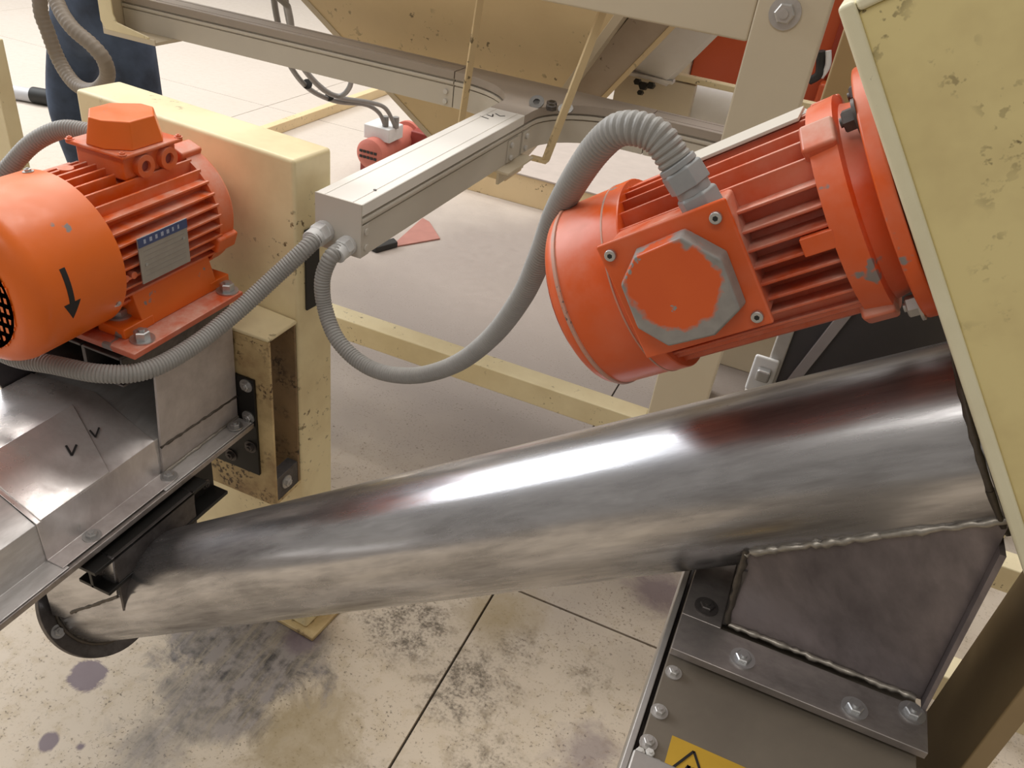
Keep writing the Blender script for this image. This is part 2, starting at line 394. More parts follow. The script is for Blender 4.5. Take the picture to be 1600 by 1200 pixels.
# ---- trough conveyor, bottom left
tr = thing('screw_trough', 'polished steel screw conveyor trough with folded lid sheets at the lower left', 'conveyor', (-.945, .3, .58))
MB().prism([(-.885, .655)]+[(-.945+.060*math.cos(math.radians(a)), .640+.040*math.sin(math.radians(a))) for a in range(-10, -171, -16)]+[(-1.005, .655)], 'y', -.5, .56).build('trough_body', 'plate_steel', tr, world=True, sharp=50)
MB().box(-1.042, -.848, .56, .954, .6465, .655).build('trough_bottom', 'plate_steel', tr, world=True)
MB().box(-.848, -.800, -.5, .955, .655, .6655).box(-1.09, -1.042, -.5, .955, .655, .6655).build('trough_flange', 'flange_steel', tr, .001, world=True)
def lid_sheet(y0, y1, off, mat, fx=-.8025, dx=0):
    th = .002
    out = [(fx, .6660), (-.840, .6660), (-.842, .735), (-.950, .789), (-1.085, .774), (-1.088, .6660), (-1.098, .6660)]
    def offs(p, k): return [(p[0][0], p[0][1]+k), (p[1][0]+k, p[1][1]+k), (p[2][0]+k, p[2][1]+k), (p[3][0], p[3][1]+k), (p[4][0]-k, p[4][1]+k), (p[5][0]-k, p[5][1]+k), (p[6][0], p[6][1]+k)]
    lo = offs(out, off+.0002); hi = offs(out, off+th)
    return MB().prism(lo+hi[::-1], 'y', y0, y1).build('lid_sheet', mat, tr, .003, 3, world=True)
lid_sheet(-.5, .545, 0, 'trough_steel')
lid_sheet(.538, .760, .0022, 'patch_steel', -.8065)
lid_sheet(.735, .952, 0, 'trough_steel')
# second overlapping patch, one corner cut
mb = MB(); n = [Vector((-.842, 0, .7395)), Vector((-.950, 0, .7935))]
mb.add([(-.838, .545, .7385), (-.948, .545, .7935), (-.948, .715, .7935), (-.838, .668, .7385), (-.838, .545, .7415), (-.948, .545, .7965), (-.948, .715, .7965), (-.838, .668, .7415)],
       [(0, 3, 2, 1), (4, 5, 6, 7), (0, 1, 5, 4), (1, 2, 6, 5), (2, 3, 7, 6), (3, 0, 4, 7)])
mb.build('lid_patch', 'patch_steel', tr, .0008, world=True)
for p in [(-.820, .603), (-.820, .762), (-.818, .925), (-.820, .30)]: bolt(tr, (p[0], p[1], .668+.0022), (0, 0, 1), .0088, 'zinc', washer=True, h=.6)
MB().box(-1.06, -.796, .9555, .9615, .54, .760).build('end_plate', 'black_steel', tr, .001, world=True)
for p in [(-.812, .745), (-.812, .675), (-.812, .605), (-.86, .565)]: bolt(tr, (p[0], .9555, p[1]), (0, -1, 0), .0085, 'dark_flange' if p[1] < .65 else 'zinc')
# marker ticks on the lid
def ink(parent, pts, wdt, nrm, name='marker_tick', mat='black_ink'):
    mb = MB(); N = Vector(nrm).normalized()
    for a, b in zip(pts, pts[1:]):
        a, b = Vector(a), Vector(b); s_ = (b-a).normalized().cross(N)*wdt/2
        mb.add([a-s_, b-s_, b+s_, a+s_, a-s_+N*.0006, b-s_+N*.0006, b+s_+N*.0006, a+s_+N*.0006], [(0, 1, 2, 3), (7, 6, 5, 4), (0, 4, 5, 1), (1, 5, 6, 2), (2, 6, 7, 3), (3, 7, 4, 0)])
    return mb.build(name, mat, parent, world=True)
def lidpt(x, y, k=.0042): return (x, y, .735+(-.842-x)*.5+k)
N_ = (.447, 0, .894)
ink(tr, [lidpt(-.901, .654, .0102), lidpt(-.885, .648, .0102), lidpt(-.894, .666, .0102)], .0032, N_)
ink(tr, [lidpt(-.903, .700, .0074), lidpt(-.890, .697, .0074), lidpt(-.899, .714, .0074)], .0026, N_)

# ---- motor saddle on the trough
sd = thing('motor_saddle', 'dark steel saddle straddling the trough and carrying the left orange motor', 'bracket', (-.945, .83, .669))
MB().prism([(.765, .6695), (.953, .6695), (.957, .868), (.778, .868)], 'x', -.839, -.834).build('side_plate', 'plate_steel', sd, .0008, world=True)
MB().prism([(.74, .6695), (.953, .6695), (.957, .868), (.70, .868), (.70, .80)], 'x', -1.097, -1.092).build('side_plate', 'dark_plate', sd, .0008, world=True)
MB().box(-1.092, -.839, .953, .9555, .80, .868).build('back_plate', 'dark_flange', sd, world=True)
for a, b in ((-.905, -.836), (-1.094, -.909)):
    mb = MB().box(a, b, .718, .957, .915, .9195).box(a, b, .718, .957, .868, .872).box(a, a+.004, .718, .957, .872, .915).box(b-.004, b, .722, .957, .872, .915)
    mb.build('cross_tube', 'dark_flange', sd, .001, world=True)
    MB().box(a+.004, b-.004, .80, .803, .872, .915).build('tube_stop', 'black_steel', sd, world=True)
def bead(parent, a, b, r, n, mat='weld_bead', name='weld_bead'):
    a, b = Vector(a), Vector(b); rng = random.Random(n); pts = []; rr = []
    for i in range(n+1):
        pts.append(a.lerp(b, i/n)+Vector((rng.uniform(-1, 1), rng.uniform(-1, 1), rng.uniform(-1, 1)))*r*.25); rr.append(r*rng.uniform(.6, 1.15))
    return MB().tube(pts, rr, 7).build(name, mat, parent, world=True, sharp=80)
bead(sd, (-.834, .768, .722), (-.834, .955, .714), .0028, 26, 'weld_dark')
bead(sd, (-.833, .768, .670), (-.833, .952, .670), .003, 30)

# ================================================================== motors
def hood_profile(x0, x1, r, fil, n=8):
    return [(x0, r-fil)]+[(x0+fil-fil*math.cos(math.radians(90*i/n)), r-fil+fil*math.sin(math.radians(90*i/n))) for i in range(1, n+1)]+[(x1, r)]
def finned_body(root, x0, x1, r, core, pitch, th, mat, cut=None, side=(1, -1), topcut=None):
    MB().lathe([(x0, core*.6), (x0, core), (x1, core), (x1, core*.6)], 'x').build('stator_core', mat, root)
    zmax = r*.66
    for sgn in side:
        z = -zmax
        while z <= zmax+1e-6:
            y = math.sqrt(r*r-z*z); yi = math.sqrt(max(core*core-z*z, 0))*.93
            a, b = x0, x1
            for (c0, c1, s_, zz0, zz1) in (cut or []):
                if s_ == sgn and zz0 <= z <= zz1: a, b = c0, c1
            y_, yi_ = sorted((sgn*y, sgn*yi))
            MB().prism([(a, y_ if sgn < 0 else yi_), (b, y_ if sgn < 0 else yi_), (b, yi_ if sgn < 0 else y_), (a, yi_ if sgn < 0 else y_)], 'z', z-th/2, z+th/2).build('cooling_fin', mat, root, .0012, 1)
            z += pitch
    for sgn in (1, -1):
        y = -zmax
        while y <= zmax+1e-6:
            z = math.sqrt(r*r-y*y); zi = math.sqrt(max(core*core-y*y, 0))*.93
            a, b = x0, x1
            if sgn > 0 and topcut:
                for c0, c1, y0, y1 in topcut:
                    if y0 <= y <= y1: a, b = c0, c1
            z0, z1 = sorted((sgn*z, sgn*zi))
            MB().box(a, b, y-th/2, y+th/2, z0, z1).build('cooling_fin', mat, root, .0012, 1)
            y += pitch

# ---- left motor: axis along world +y
M1 = Matrix(((0, -1, 0), (1, 0, 0), (0, 0, 1)))
m1 = thing('electric_motor', 'bright orange finned electric motor with raised terminal box bolted on the saddle at left', 'motor', (-.94, 1.0, 1.051), M1, 'orange electric motors')
A = 'orange_smooth'; D_ = 'orange_dusty'
hood = MB().lathe(hood_profile(-.405, -.255, .114, .034)+[(-.255, .1105), (-.37, .1105)], 'x', seg=64).build('fan_cowl', A, m1)
# grille: dark recess, ring and bars
MB().lathe([(-.398, .0), (-.398, .079)], 'x', seg=40).build('grille_recess', 'black_rubber', hood)
mb = MB()
for k in range(-8, 9):
    y = k*.0098; L = math.sqrt(max(.083**2-y*y, 1e-5)); mb.box(-.4065, -.403, y-.0026, y+.0026, -L, L)
for k in range(-5, 6):
    z = k*.0152; L = math.sqrt(max(.083**2-z*z, 1e-5)); mb.box(-.4065, -.403, -L, L, z-.0036, z+.0036)
mb.lathe([(-.4065, .083), (-.4065, .078), (-.402, .078), (-.402, .083)], 'x', seg=40)
mb.build('fan_grille', A, hood)
finned_body(m1, -.262, -.045, .106, .084, .0165, .0042, D_, cut=None, topcut=[(-.262, -.178, -.05, .05)])
MB().lathe([(-.05, .06), (-.05, .104), (-.018, .104), (-.008, .096), (.002, .07), (.004, .045), (.0355, .045), (.0355, .02)], 'x', seg=56).build('end_shield', D_, m1)
for a in (20, 110, 200, 290, -18):
    ca, sa = math.cos(math.radians(a)), math.sin(math.radians(a))
    MB().box(-.060, -.014, -.014, .014, .088, .112, Matrix.Rotation(math.radians(a-90), 4, 'X')).build('shield_ear', D_, m1, .004, 2)
# lower side box between fins (drain / clamp lugs)
for x in (-.247, -.232):
    MB().disc((x, -.095, -.018), (0, -1, 0), .0055, .010).build('screw_boss', D_, m1, .001)
bolt(m1, (-.267, -.1025, -.047), (0, -1, -.4), .0042, 'zinc', 'cowl_screw', world=False)
bolt(m1, (-.268, .018, .1125), (0, .15, 1), .0048, 'zinc', 'cowl_screw', world=False)
# nameplate on the right side
npl = MB().box(-.224, -.128, -.1105, -.108, -.034, .036).build('nameplate', 'nameplate_grey', m1, .0006)
MB().box(-.224, -.128, -.1112, -.1104, .022, .036).build('nameplate_header', 'blue_print', npl)
mb = MB(); rng = random.Random(3); x = -.214
for k in range(7):
    mb.box(x, x+rng.uniform(.003, .006), -.1116, -.1111, .026, .032); x += .011
mb.build('header_print', 'pale_print', npl)
mb = MB()
for k in range(6):
    z = .014-k*.0075
    mb.box(-.216, -.136, -.1108, -.1104, z, z+.0009)
mb.build('plate_print', 'faint_print', npl)
for xx, zz in ((-.214, -.006), (-.138, .008)): MB().disc((xx, -.1105, zz), (0, -1, 0), .0022, .0014, 10).build('rivet', 'zinc', npl)
# feet and base plate
MB().box(-.280, -.042, -.133, .133, -.1255, -.1155).build('mounting_plate', 'orange_old_dusty', m1, .0015)
for sg in (-1, 1):
    f = MB()
    f.prism([(sg*.095, -.1155), (sg*.095, -.098), (sg*.082, -.055), (sg*.045, -.060), (sg*.045, -.1155)], 'x', -.222, -.060)
    f.box(-.258, -.200, min(sg*.045, sg*.096), max(sg*.045, sg*.096), -.1155, -.099).box(-.075, -.030, min(sg*.045, sg*.096), max(sg*.045, sg*.096), -.1155, -.099)
    f.build('foot', A, m1, .002)
    for x in (-.229, -.052): bolt(m1, (x, sg*.062 if sg > 0 else -.058, -.099), (0, 0, 1), .0122, 'zinc', 'foot_bolt', world=False)
    for x in (-.243, -.056): bolt(m1, (x, sg*.113, -.1155), (0, 0, 1), .0115, 'zinc', 'plate_bolt', world=False, h=1.1)
# terminal box
tb = MB().box(-.172, -.070, -.050, .038, .088, .123).build('terminal_box', D_, m1, .004, 2)
MB().box(-.180, -.062, -.059, .047, .123, .1295).build('lid_flange', D_, tb, .003, 2)
y0, y1, x0, x1, c = -.053, .041, -.176, -.066, .030
oc = lambda k: [(x0+k, y0+c+k), (x0+c*.7+k, y0+k), (x1-c-k, y0+k), (x1-k, y0+c+k), (x1-k, y1-c-k), (x1-c-k, y1-k), (x0+c+k, y1-k), (x0+k, y1-c-k)]
lo, hi = oc(0), oc(.006); mb = MB(); n8 = 8
mb.add([(p[0], p[1], .1295) for p in lo]+[(p[0], p[1], .168) for p in hi], [tuple(range(8))[::-1], tuple(range(8, 16))]+[(i, (i+1) % 8, 8+(i+1) % 8, 8+i) for i in range(8)])
mb.build('box_lid', A, tb, .002, 2)
for x in (-.140, -.094):
    MB().lathe([(0, .0075), (.009, .0085), (.009, .0165), (0, .0175)], 'x', mat=Matrix.Translation((x, -.050, .105)) @ Matrix.Rotation(-PI/2, 4, 'Z'), seg=28).build('cable_entry', D_, tb)
    MB().disc((x, -.0502, .105), (0, -1, 0), .0115, .004).build('entry_plug', 'red_deep', tb)
for x, y in ((-.175, -.053), (-.066, -.053), (-.175, .042), (-.066, .042)): bolt(m1, (x, y, .1295), (0, 0, 1), .004, 'orange_dusty', 'lid_screw', world=False)
for x0_, h_ in ((-.20, .012),):
    MB().disc((-.215, .012, .100), (0, 0, 1), .011, .006).build('lifting_boss', D_, m1, .001)
# black direction arrow painted on the cowl (curved strip that follows the cowl)
def cyl_strip(x0, x1, a0, a1, r, n=10, taper=None):
    vs = []; fs = []
    for i in range(n+1):
        u = i/n; a = math.radians(a0+(a1-a0)*u); xa, xb = (x0, x1) if not taper else (x0+(taper-x0)*u, x1+(taper-x1)*u)
        for rr in (r, r+.0005):
            vs += [(xa, -rr*math.cos(a), rr*math.sin(a)), (xb, -rr*math.cos(a), rr*math.sin(a))]
    for i in range(n):
        k = 4*i; fs += [(k+2, k+3, k+7, k+6), (k, k+4, k+5, k+1), (k, k+2, k+6, k+4), (k+1, k+5, k+7, k+3)]
    fs += [(0, 1, 3, 2), (4*n, 4*n+2, 4*n+3, 4*n+1)]
    return vs, fs
mb = MB(); mb.add(*cyl_strip(-.350, -.342, 20, -5, .1139)); mb.add(*cyl_strip(-.359, -.333, -4, -17, .1139, 6, -.346)); mb.build('direction_arrow', 'black_ink', hood)

# ---- right motor: axis parallel to the inclined tube
TH = math.radians(36.3); ROT2 = Matrix.Rotation(-TH, 3, 'Y'); d = Vector((math.cos(TH), 0, math.sin(TH))); s_ = Vector((-math.sin(TH), 0, math.cos(TH)))
OM = Vector((.111, .685, 1.449)); OT = Vector((.246, .685, 1.266))
m2 = thing('electric_motor', 'scratched orange electric motor tilted at right with grey conduit entering its octagonal box', 'motor', OM, ROT2, 'orange electric motors')
B_ = 'orange_old'; BD = 'orange_old_dusty'
h2 = MB().lathe(hood_profile(-.338, -.258, .0885, .016)+[(-.258, .0855), (-.32, .0855)], 'x', seg=64).build('fan_cowl', B_, m2)
MB().lathe([(-.3245, .088), (-.3235, .0898), (-.3205, .0898), (-.3195, .088)], 'x', seg=64).build('cowl_bead', 'scuffed_edge', h2)
MB().lathe([(-.2745, .0885), (-.2738, .0897), (-.2725, .0897), (-.2718, .0885)], 'x', seg=64).build('cowl_bead', 'scuffed_edge', h2)
MB().lathe([(-.2735, .088), (-.272, .0893), (-.2585, .0893), (-.2575, .0885)], 'x', seg=64).build('cowl_rim', B_, h2)
MB().lathe([(-.3345, .0), (-.3345, .06)], 'x', seg=40).build('grille_recess', 'black_rubber', h2)
mb = MB()
for k in range(-6, 7):
    y = k*.010; L = math.sqrt(max(.064**2-y*y, 1e-5)); mb.box(-.340, -.337, y-.0015, y+.0015, -L, L); mb.box(-.340, -.337, -L, L, y-.0015, y+.0015)
mb.lathe([(-.340, .074), (-.340, .062), (-.337, .062), (-.337, .074)], 'x', seg=40)
mb.build('fan_grille', B_, h2)
finned_body(m2, -.262, -.096, .0835, .060, .0142, .0032, BD)
MB().lathe([(-.30, .05), (-.30, .058), (-.268, .066), (-.262, .066), (-.262, .05)], 'x', seg=40).build('end_shield_rear', 'dark_flange', m2)
MB().lathe([(-.100, .05), (-.100, .0865), (-.080, .0885), (-.078, .080), (-.062, .076), (-.062, .05)], 'x', seg=56).build('end_shield', B_, m2)
MB().lathe([(-.0625, .04), (-.0625, .101), (-.0505, .101), (-.0505, .04)], 'x', seg=64).build('mounting_flange', B_, m2, .002)
for a in (-57, 55, 125, 235):
    e = MB().box(-.104, -.079, -.013, .013, .078, .0935, Matrix.Rotation(math.radians(90-a), 4, 'X')).build('shield_ear', BD, m2, .003, 2)
for a in (57, -57, 123, -123):
    ca, sa = math.cos(math.radians(a)), math.sin(math.radians(a))
    bolt(m2, (-.0625, -.090*ca, .090*sa), (-1, 0, 0), .0085, 'galvanised' if a < 0 else 'dark_flange', 'flange_bolt', world=False, h=1.0)
MB().box(-.122, -.098, -.0865, -.070, -.001, .0135).build('fin_bridge', B_, m2, .001)
MB().box(-.205, -.105, -.018, .028, .0835, .0865).build('nameplate', 'aluminium_grey', m2, .0006)
# terminal box facing the viewer side (-y)
tb2 = MB().box(-.260, -.160, -.098, -.055, -.036, .062).build('terminal_box', BD, m2, .003, 2)
MB().box(-.264, -.156, -.1025, -.0975, -.038, .066).build('lid_flange', B_, tb2, .002, 2)
L8 = [(-.1905, .0560), (-.168, .0285), (-.1690, -.0150), (-.196, -.0300), (-.236, -.0280), (-.2545, -.0050), (-.2525, .0350), (-.232, .0540)]
cxl = (-.2115, .0125); up8 = [(p[0]*.95+cxl[0]*.05, p[1]*.95+cxl[1]*.05) for p in L8]; mb = MB()
mb.add([(p[0], -.1025, p[1]) for p in L8]+[(p[0], -.1195, p[1]) for p in up8], [tuple(range(8)), tuple(range(8, 16))[::-1]]+[(i, (i+1) % 8, 8+(i+1) % 8, 8+i) for i in range(8)])
mb.build('box_lid', 'orange_worn_lid', tb2, .002, 2)
for x, z in ((-.1665, .055), (-.1655, -.028), (-.254, .056)):
    b = MB().disc((x, -.1025, z), (0, -1, 0), .0048, .0045, 16).build('lid_screw', 'zinc', tb2, .001)
    MB().hexagon((x, -.107, z), (0, -1, 0), .0022, .0003).build('screw_socket', 'black_rubber', b)
bolt(m2, (-.2655, -.0805, .0405), (0, -.9, .45), .0045, 'zinc', 'cowl_screw', world=False)
bolt(m2, (-.2655, -.0888, -.008), (0, -1, -.1), .0035, 'orange_old', 'cowl_screw', world=False)
# conduit gland on the box's upper side
g2 = MB().hexagon((-.179, -.080, .058), (-.10, 0, 1), .0165, .016).disc((-.1808, -.080, .073), (-.10, 0, 1), .0135, .008).build('cable_gland', 'gland_grey', m2, .001)
MB().hexagon((-.1818, -.080, .079), (-.16, 0, 1), .0170, .017).disc((-.1845, -.080, .095), (-.2, 0, 1), .0150, .005).build('gland_nut', 'gland_grey', g2, .001)

# ================================================================== inclined tube conveyor and its chutes
tu = thing('tube_conveyor', 'large brushed steel screw conveyor tube rising across the picture from lower left', 'conveyor', OT-d*1.472, ROT2)
MB().lathe([(0, .080), (0, .084), (1.420, .084), (1.420, .080)], 'x', seg=96).build('tube', 'tube_steel', tu)
MB().lathe([(-.012, .04), (-.012, .110), (0, .110), (0, .083), (.002, .083)], 'x', seg=72).build('end_flange', 'dark_flange', tu, .0015)
for a in (0, 120, 240): bolt(tu, (0, -.0955*math.cos(math.radians(a)), .0955*math.sin(math.radians(a))), (1, 0, 0), .0078, 'zinc', world=False)
mb = MB(); rng = random.Random(2); pts = [(.002, -.0855*math.cos(a), .0855*math.sin(a)) for a in [math.radians(k*6) for k in range(61)]]
mb.tube(pts, [.0035*rng.uniform(.7, 1.2) for _ in pts], 7).build('flange_weld', 'weld_dark', tu, sharp=80)
mb = MB(); pts = [(1.4165, -.0850*math.cos(a), .0850*math.sin(a)) for a in [math.radians(k*6) for k in range(61)]]
mb.tube(pts, [.0032*rng.uniform(.7, 1.2) for _ in pts], 7).build('end_weld', 'weld_dark', tu, sharp=80)
# inlet spout under the trough
sp = [(-1.04, .60), (-.785, .60), (-.785, .772), (-1.04, .772)]
mb = MB()
mb.prism([(-.925, .430), (-.788, .560), (-.782, .645), (-.955, .645), (-.955, .42)], 'y', .598, .602)
mb.build('spout_front', 'tube_steel', tu, world=True)
MB().prism([(.602, .50), (.772, .50), (.772, .645), (.602, .645)], 'x', -.787, -.782).build('spout_side', 'dark_flange', tu, world=True)  # darker steel than the front: the wall's shade is put into its colour
MB().prism([(-.925, .430), (-.788, .560), (-.782, .645), (-.955, .645), (-.955, .42)], 'y', .770, .774).build('spout_back', 'dark_flange', tu, world=True)
MB().box(-1.09, -.782, .566, .806, .638, .645).box(-.816, -.810, .580, .850, .583, .645).box(-.84, -.780, .580, .850, .583, .590).build('inlet_flange', 'black_steel', tu, .001, world=True)
for y in (.60, .68, .76, .83): bolt(tu, (-.810, y, .607), (1, 0, 0), .006, 'dark_flange')
bead(tu, (-.905, .5975, .455), (-.785, .5975, .562), .0028, 20, 'weld_dark')
# outlet chute at the upper end
MB().prism([(.054, 1.086), (.059, .984), (.246, .984), (.229, 1.214)], 'y', .609, .613).build('chute_front', 'chute_steel', tu, .0008, world=True)
MB().prism([(.606, .984), (.77, .984), (.77, 1.06), (.606, 1.06)], 'x', .056, .060).build('chute_side', 'dark_flange', tu, world=True)
MB().prism([(.246, .984), (.250, .984), (.236, 1.18), (.231, 1.18)], 'y', .598, .77).build('chute_side', 'chute_steel', tu, world=True)
MB().prism([(.054, 1.083), (.059, .984), (.246, .984), (.229, 1.19)], 'y', .77, .774).build('chute_back', 'dark_flange', tu, world=True)
bead(tu, (.052, .607, 1.085), (.059, .607, .988), .0036, 16, 'weld_dark')
bead(tu, (.052, .6075, 1.080), (.150, .6075, 1.152), .0042, 26)
bead(tu, (.150, .6075, 1.152), (.227, .6075, 1.208), .0040, 18)
bead(tu, (.062, .607, .986), (.240, .607, .986), .0034, 40)
mb = MB().box(.016, .252, .552, .600, .9745, .9835).box(.016, .056, .600, .80, .9745, .9835).box(.056, .252, .775, .80, .9745, .9835)
mb.build('outlet_flange', 'flange_steel', tu, .001, world=True)
for p in [(.082, .573), (.187, .568), (.037, .62), (.238, .59), (.037, .72)]: bolt(tu, (p[0], p[1], .9835), (0, 0, 1), .0078, 'zinc' if p[1] < .6 else 'dark_flange', h=.5)

# ---- lower conveyor under the chute
lc = thing('lower_conveyor', 'grey-brown steel conveyor housing under the chute with a yellow warning sticker', 'conveyor', (.14, .5, 0))
MB().box(.016, .249, -.4, 1.22, .935, .9655).build('cover_plate', 'conveyor_steel', lc, .0015, world=True)
MB().box(.006, .012, -.4, 1.22, .55, .957).build('side_wall', 'galvanised', lc, .001, world=True)
MB().box(.0125, .249, -.4, 1.22, .55, .9345).build('housing', 'dark_flange', lc, .001, world=True)
for y in (-.3, 1.1):
    for x in (.08, .21): MB().box(x, x+.03, y, y+.03, 0, .55).build('leg', 'cream_shaded', lc, .002, world=True)
for p in [(.0255, .54), (.0235, .492), (.0225, .457), (.030, .40)]: bolt(lc, (p[0], p[1], .9655), (0, 0, 1), .0052, 'galvanised', h=.8)
# hinge block at the near edge
hb = MB().box(.012, .075, .385, .438, .9655, .978).build('hinge_block', 'galvanised', lc, .002, world=True)
for x, y in ((.018, .444), (.026, .447), (.034, .440), (.042, .437)): bolt(lc, (x, y, .9655), (0, 0, 1), .0042, 'dusty_bolt', washer=False)
# warning sticker
skr = MB().box(.040, .112, .410, .474, .9655, .9662).build('warning_sticker', 'sticker_yellow', lc, world=True)
def tri(cx_, cy_, R, wdt):
    P_ = [(cx_+R*math.cos(math.radians(a)), cy_+R*math.sin(math.radians(a)), .9662) for a in (90, 210, 330, 90)]
    return P_
ink(skr, tri(.061, .445, .0225, 0), .0022, (0, 0, 1), 'triangle_mark')
ink(skr, [(.055, .437, .9662), (.060, .452, .9662), (.063, .440, .9662)], .003, (0, 0, 1), 'hand_mark')
ink(skr, [(.064, .452, .9662), (.067, .440, .9662)], .002, (0, 0, 1), 'hand_mark')
ink(skr, [(.085, .440, .9662), (.088, .455, .9662)], .0014, (0, 0, 1), 'hand_mark')

# ---- olive-cream housing at right (box lying along the tube direction)
hs = thing('machine_housing', 'big worn yellow-cream sheet steel housing filling the right edge', 'machine', OT, ROT2)
MB().box(-.040, .62, -.100, -.094, -.15, .372).build('side_panel', 'olive_cream', hs, .002)
MB().box(-.050, -.0395, -.1035, .22, -.15, .380).build('end_plate', 'pale_edge', hs, .003, 3)
MB().box(-.0395, .62, -.1035, .22, .372, .380).build('top_plate', 'pale_edge', hs, .003, 3)
MB().box(-.040, .62, .212, .22, -.15, .372).build('rear_panel', 'olive_cream', hs, .002)
MB().box(-.040, .62, -.094, .212, -.158, -.15).build('bottom_plate', 'olive_cream', hs, .002)
MB().box(.315, .334, .622, .752, .0, 1.18).build('leg', 'cream_shaded', hs, .002, world=True)
MB().box(.80, .819, .622, .752, .0, 1.52).build('leg', 'cream_shaded', hs, .002, world=True)
# ================================================================== conduits
c1 = thing('flexible_conduit', 'ribbed grey conduit from the trunking end looping under the left motor', 'conduit', (-.84, .69, .907), group='ribbed conduits from the trunking end')
P1 = [(-.708, 1.03, 1.040), (-.706, .995, 1.030), (-.735, .951, .988), (-.762, .891, .945), (-.782, .808, .914), (-.800, .732, .905), (-.840, .690, .907), (-.910, .672, .906), (-.99, .662, .900), (-1.08, .672, .912), (-1.150, .715, .97), (-1.165, .775, 1.04), (-1.130, .825, 1.095), (-1.095, .852, 1.14), (-1.055, .872, 1.166), (-1.015, .879, 1.172), (-.985, .880, 1.172)]
MB().tube(P1, .0140, 16, 8, (.0016, .10)).build('hose', 'conduit_grey', c1, world=True, sharp=30)
g = MB().disc((-.708, 1.050, 1.040), (0, -1, 0), .0185, .010).hexagon((-.708, 1.042, 1.040), (0, -1, -.1), .019, .018).disc((-.708, 1.026, 1.038), (0, -1, -.15), .0165, .016).build('conduit_gland', 'gland_white', c1, .001, world=True)
MB().disc((-.990, .880, 1.172), (1, 0, 0), .0165, .012).build('conduit_gland', 'conduit_grey', c1, world=True)
c2 = thing('flexible_conduit', 'ribbed grey conduit hanging in a U and rising to the right motor', 'conduit', (-.53, .95, .88), group='ribbed conduits from the trunking end')
ge = OM+d*-.1858+s_*.100+Vector((0, -.080, 0)); gd = (d*-.2+s_).normalized()
P2 = [(-.663, 1.030, 1.028), (-.668, 1.006, 1.020), (-.677, .996, .982), (-.669, .990, .936), (-.634, .970, .900), (-.587, .960, .878), (-.531, .950, .879), (-.458, .930, .913), (-.384, .900, .978), (-.321, .860, 1.065), (-.269, .800, 1.165), (-.238, .750, 1.245), (-.214, .705, 1.315), (-.187, .660, 1.372), (-.163, .625, 1.413), (-.143, .609, 1.434)]
P2 += [tuple(ge+gd*.020+Vector((-.004, .0, .002))), tuple(ge-gd*.004)]
MB().tube(P2, .0132, 16, 8, (.0017, .10)).build('hose', 'conduit_grey', c2, world=True, sharp=30)
MB().disc((-.663, 1.050, 1.028), (0, -1, 0), .0165, .008).hexagon((-.663, 1.044, 1.028), (0, -1, -.1), .017, .016).disc((-.663, 1.029, 1.026), (0, -1, -.3), .0150, .015).build('conduit_gland', 'gland_white', c2, .001, world=True)

# ================================================================== cable trunking
ct = thing('cable_trunking', 'grey cable trunking running toward the viewer from a T-junction with a cross run', 'trunking', (-.68, 1.05, 1.009))
ZT = 1.102
def run(axis, c, a, b, mat_body, mat_lid):
    half = [(.036, -.0195), (.036, -.0250), (.0440, -.0255), (.0447, -.0290), (.0440, -.0335), (.037, -.0340), (.037, -.0375), (.0415, -.0385), (.0415, -.093)]
    poly = [(c+p, ZT+q) for p, q in half]+[(c-p, ZT+q) for p, q in half[::-1]]
    MB().prism(poly, axis, a, b).build('trunking_body', mat_body, ct, world=True, sharp=20)
    lid = [(c+.0437, ZT-.0200), (c+.0437, ZT-.001), (c+.0425, ZT), (c-.0425, ZT), (c-.0437, ZT-.001), (c-.0437, ZT-.0200), (c-.040, ZT-.0195), (c+.040, ZT-.0195)]
    l_ = MB().prism(lid, axis, a, b).build('trunking_lid', mat_lid, ct, world=True, sharp=20)
    for off in (-.026, .026):
        q = MB()
        if axis == 'y': q.box(c+off-.0006, c+off+.0006, a, b, ZT-.001, ZT+.0008)
        else: q.box(a, b, c+off-.0006, c+off+.0006, ZT-.001, ZT+.0008)
        q.build('lid_ridge', mat_lid, l_, world=True)
    return l_
XC = -.6835; YC = 2.018
ln = run('y', XC, 1.053, 1.74, 'aluminium_grey', 'aluminium_dusty')
MB().box(XC-.0437, XC+.0437, 1.050, 1.0535, ZT-.093, ZT+.0003).build('end_cap', 'aluminium_grey', ct, .0008, world=True)
MB().box(XC+.0418, XC+.0440, 1.0536, 1.075, ZT-.0925, ZT-.037).build('end_cap_tab', 'aluminium_grey', ct, .0008, world=True)
run('x', YC, -2.036, -.935, 'aluminium_grey', 'aluminium_dark')
run('x', YC, -.405, .30, 'aluminium_grey', 'aluminium_dark')
def tee(k):
    a = [(-.932, YC+.0435-k), (-.932, YC-.0435+k)]
    r = .19; xl = XC-.0435+k
    a += [(xl-r+r*math.sin(math.radians(q)), YC-.0435+k-r*.93+r*.93*math.cos(math.radians(q))) for q in range(0, 91, 9)]
    a += [(xl, 1.742), (XC+.0435-k, 1.742)]
    xr = XC+.0435-k
    a += [(xr+r-r*math.sin(math.radians(q)), YC-.0435+k-r*.93+r*.93*math.cos(math.radians(q))) for q in range(90, -1, -9)]
    a += [(-.408, YC-.0435+k), (-.408, YC+.0435-k)]
    return a
MB().prism(tee(0), 'z', ZT-.020, ZT-.0005).build('junction_lid', 'aluminium_dark', ct, world=True, sharp=25)
mb = MB(); mb.prism(tee(.002), 'z', ZT-.093, ZT-.0380).prism(tee(.0065), 'z', ZT-.0381, ZT-.0337).prism(tee(-.0006), 'z', ZT-.0338, ZT-.0252).prism(tee(.0075), 'z', ZT-.0253, ZT-.0199)
mb.build('junction_body', 'aluminium_grey', ct, world=True, sharp=25)
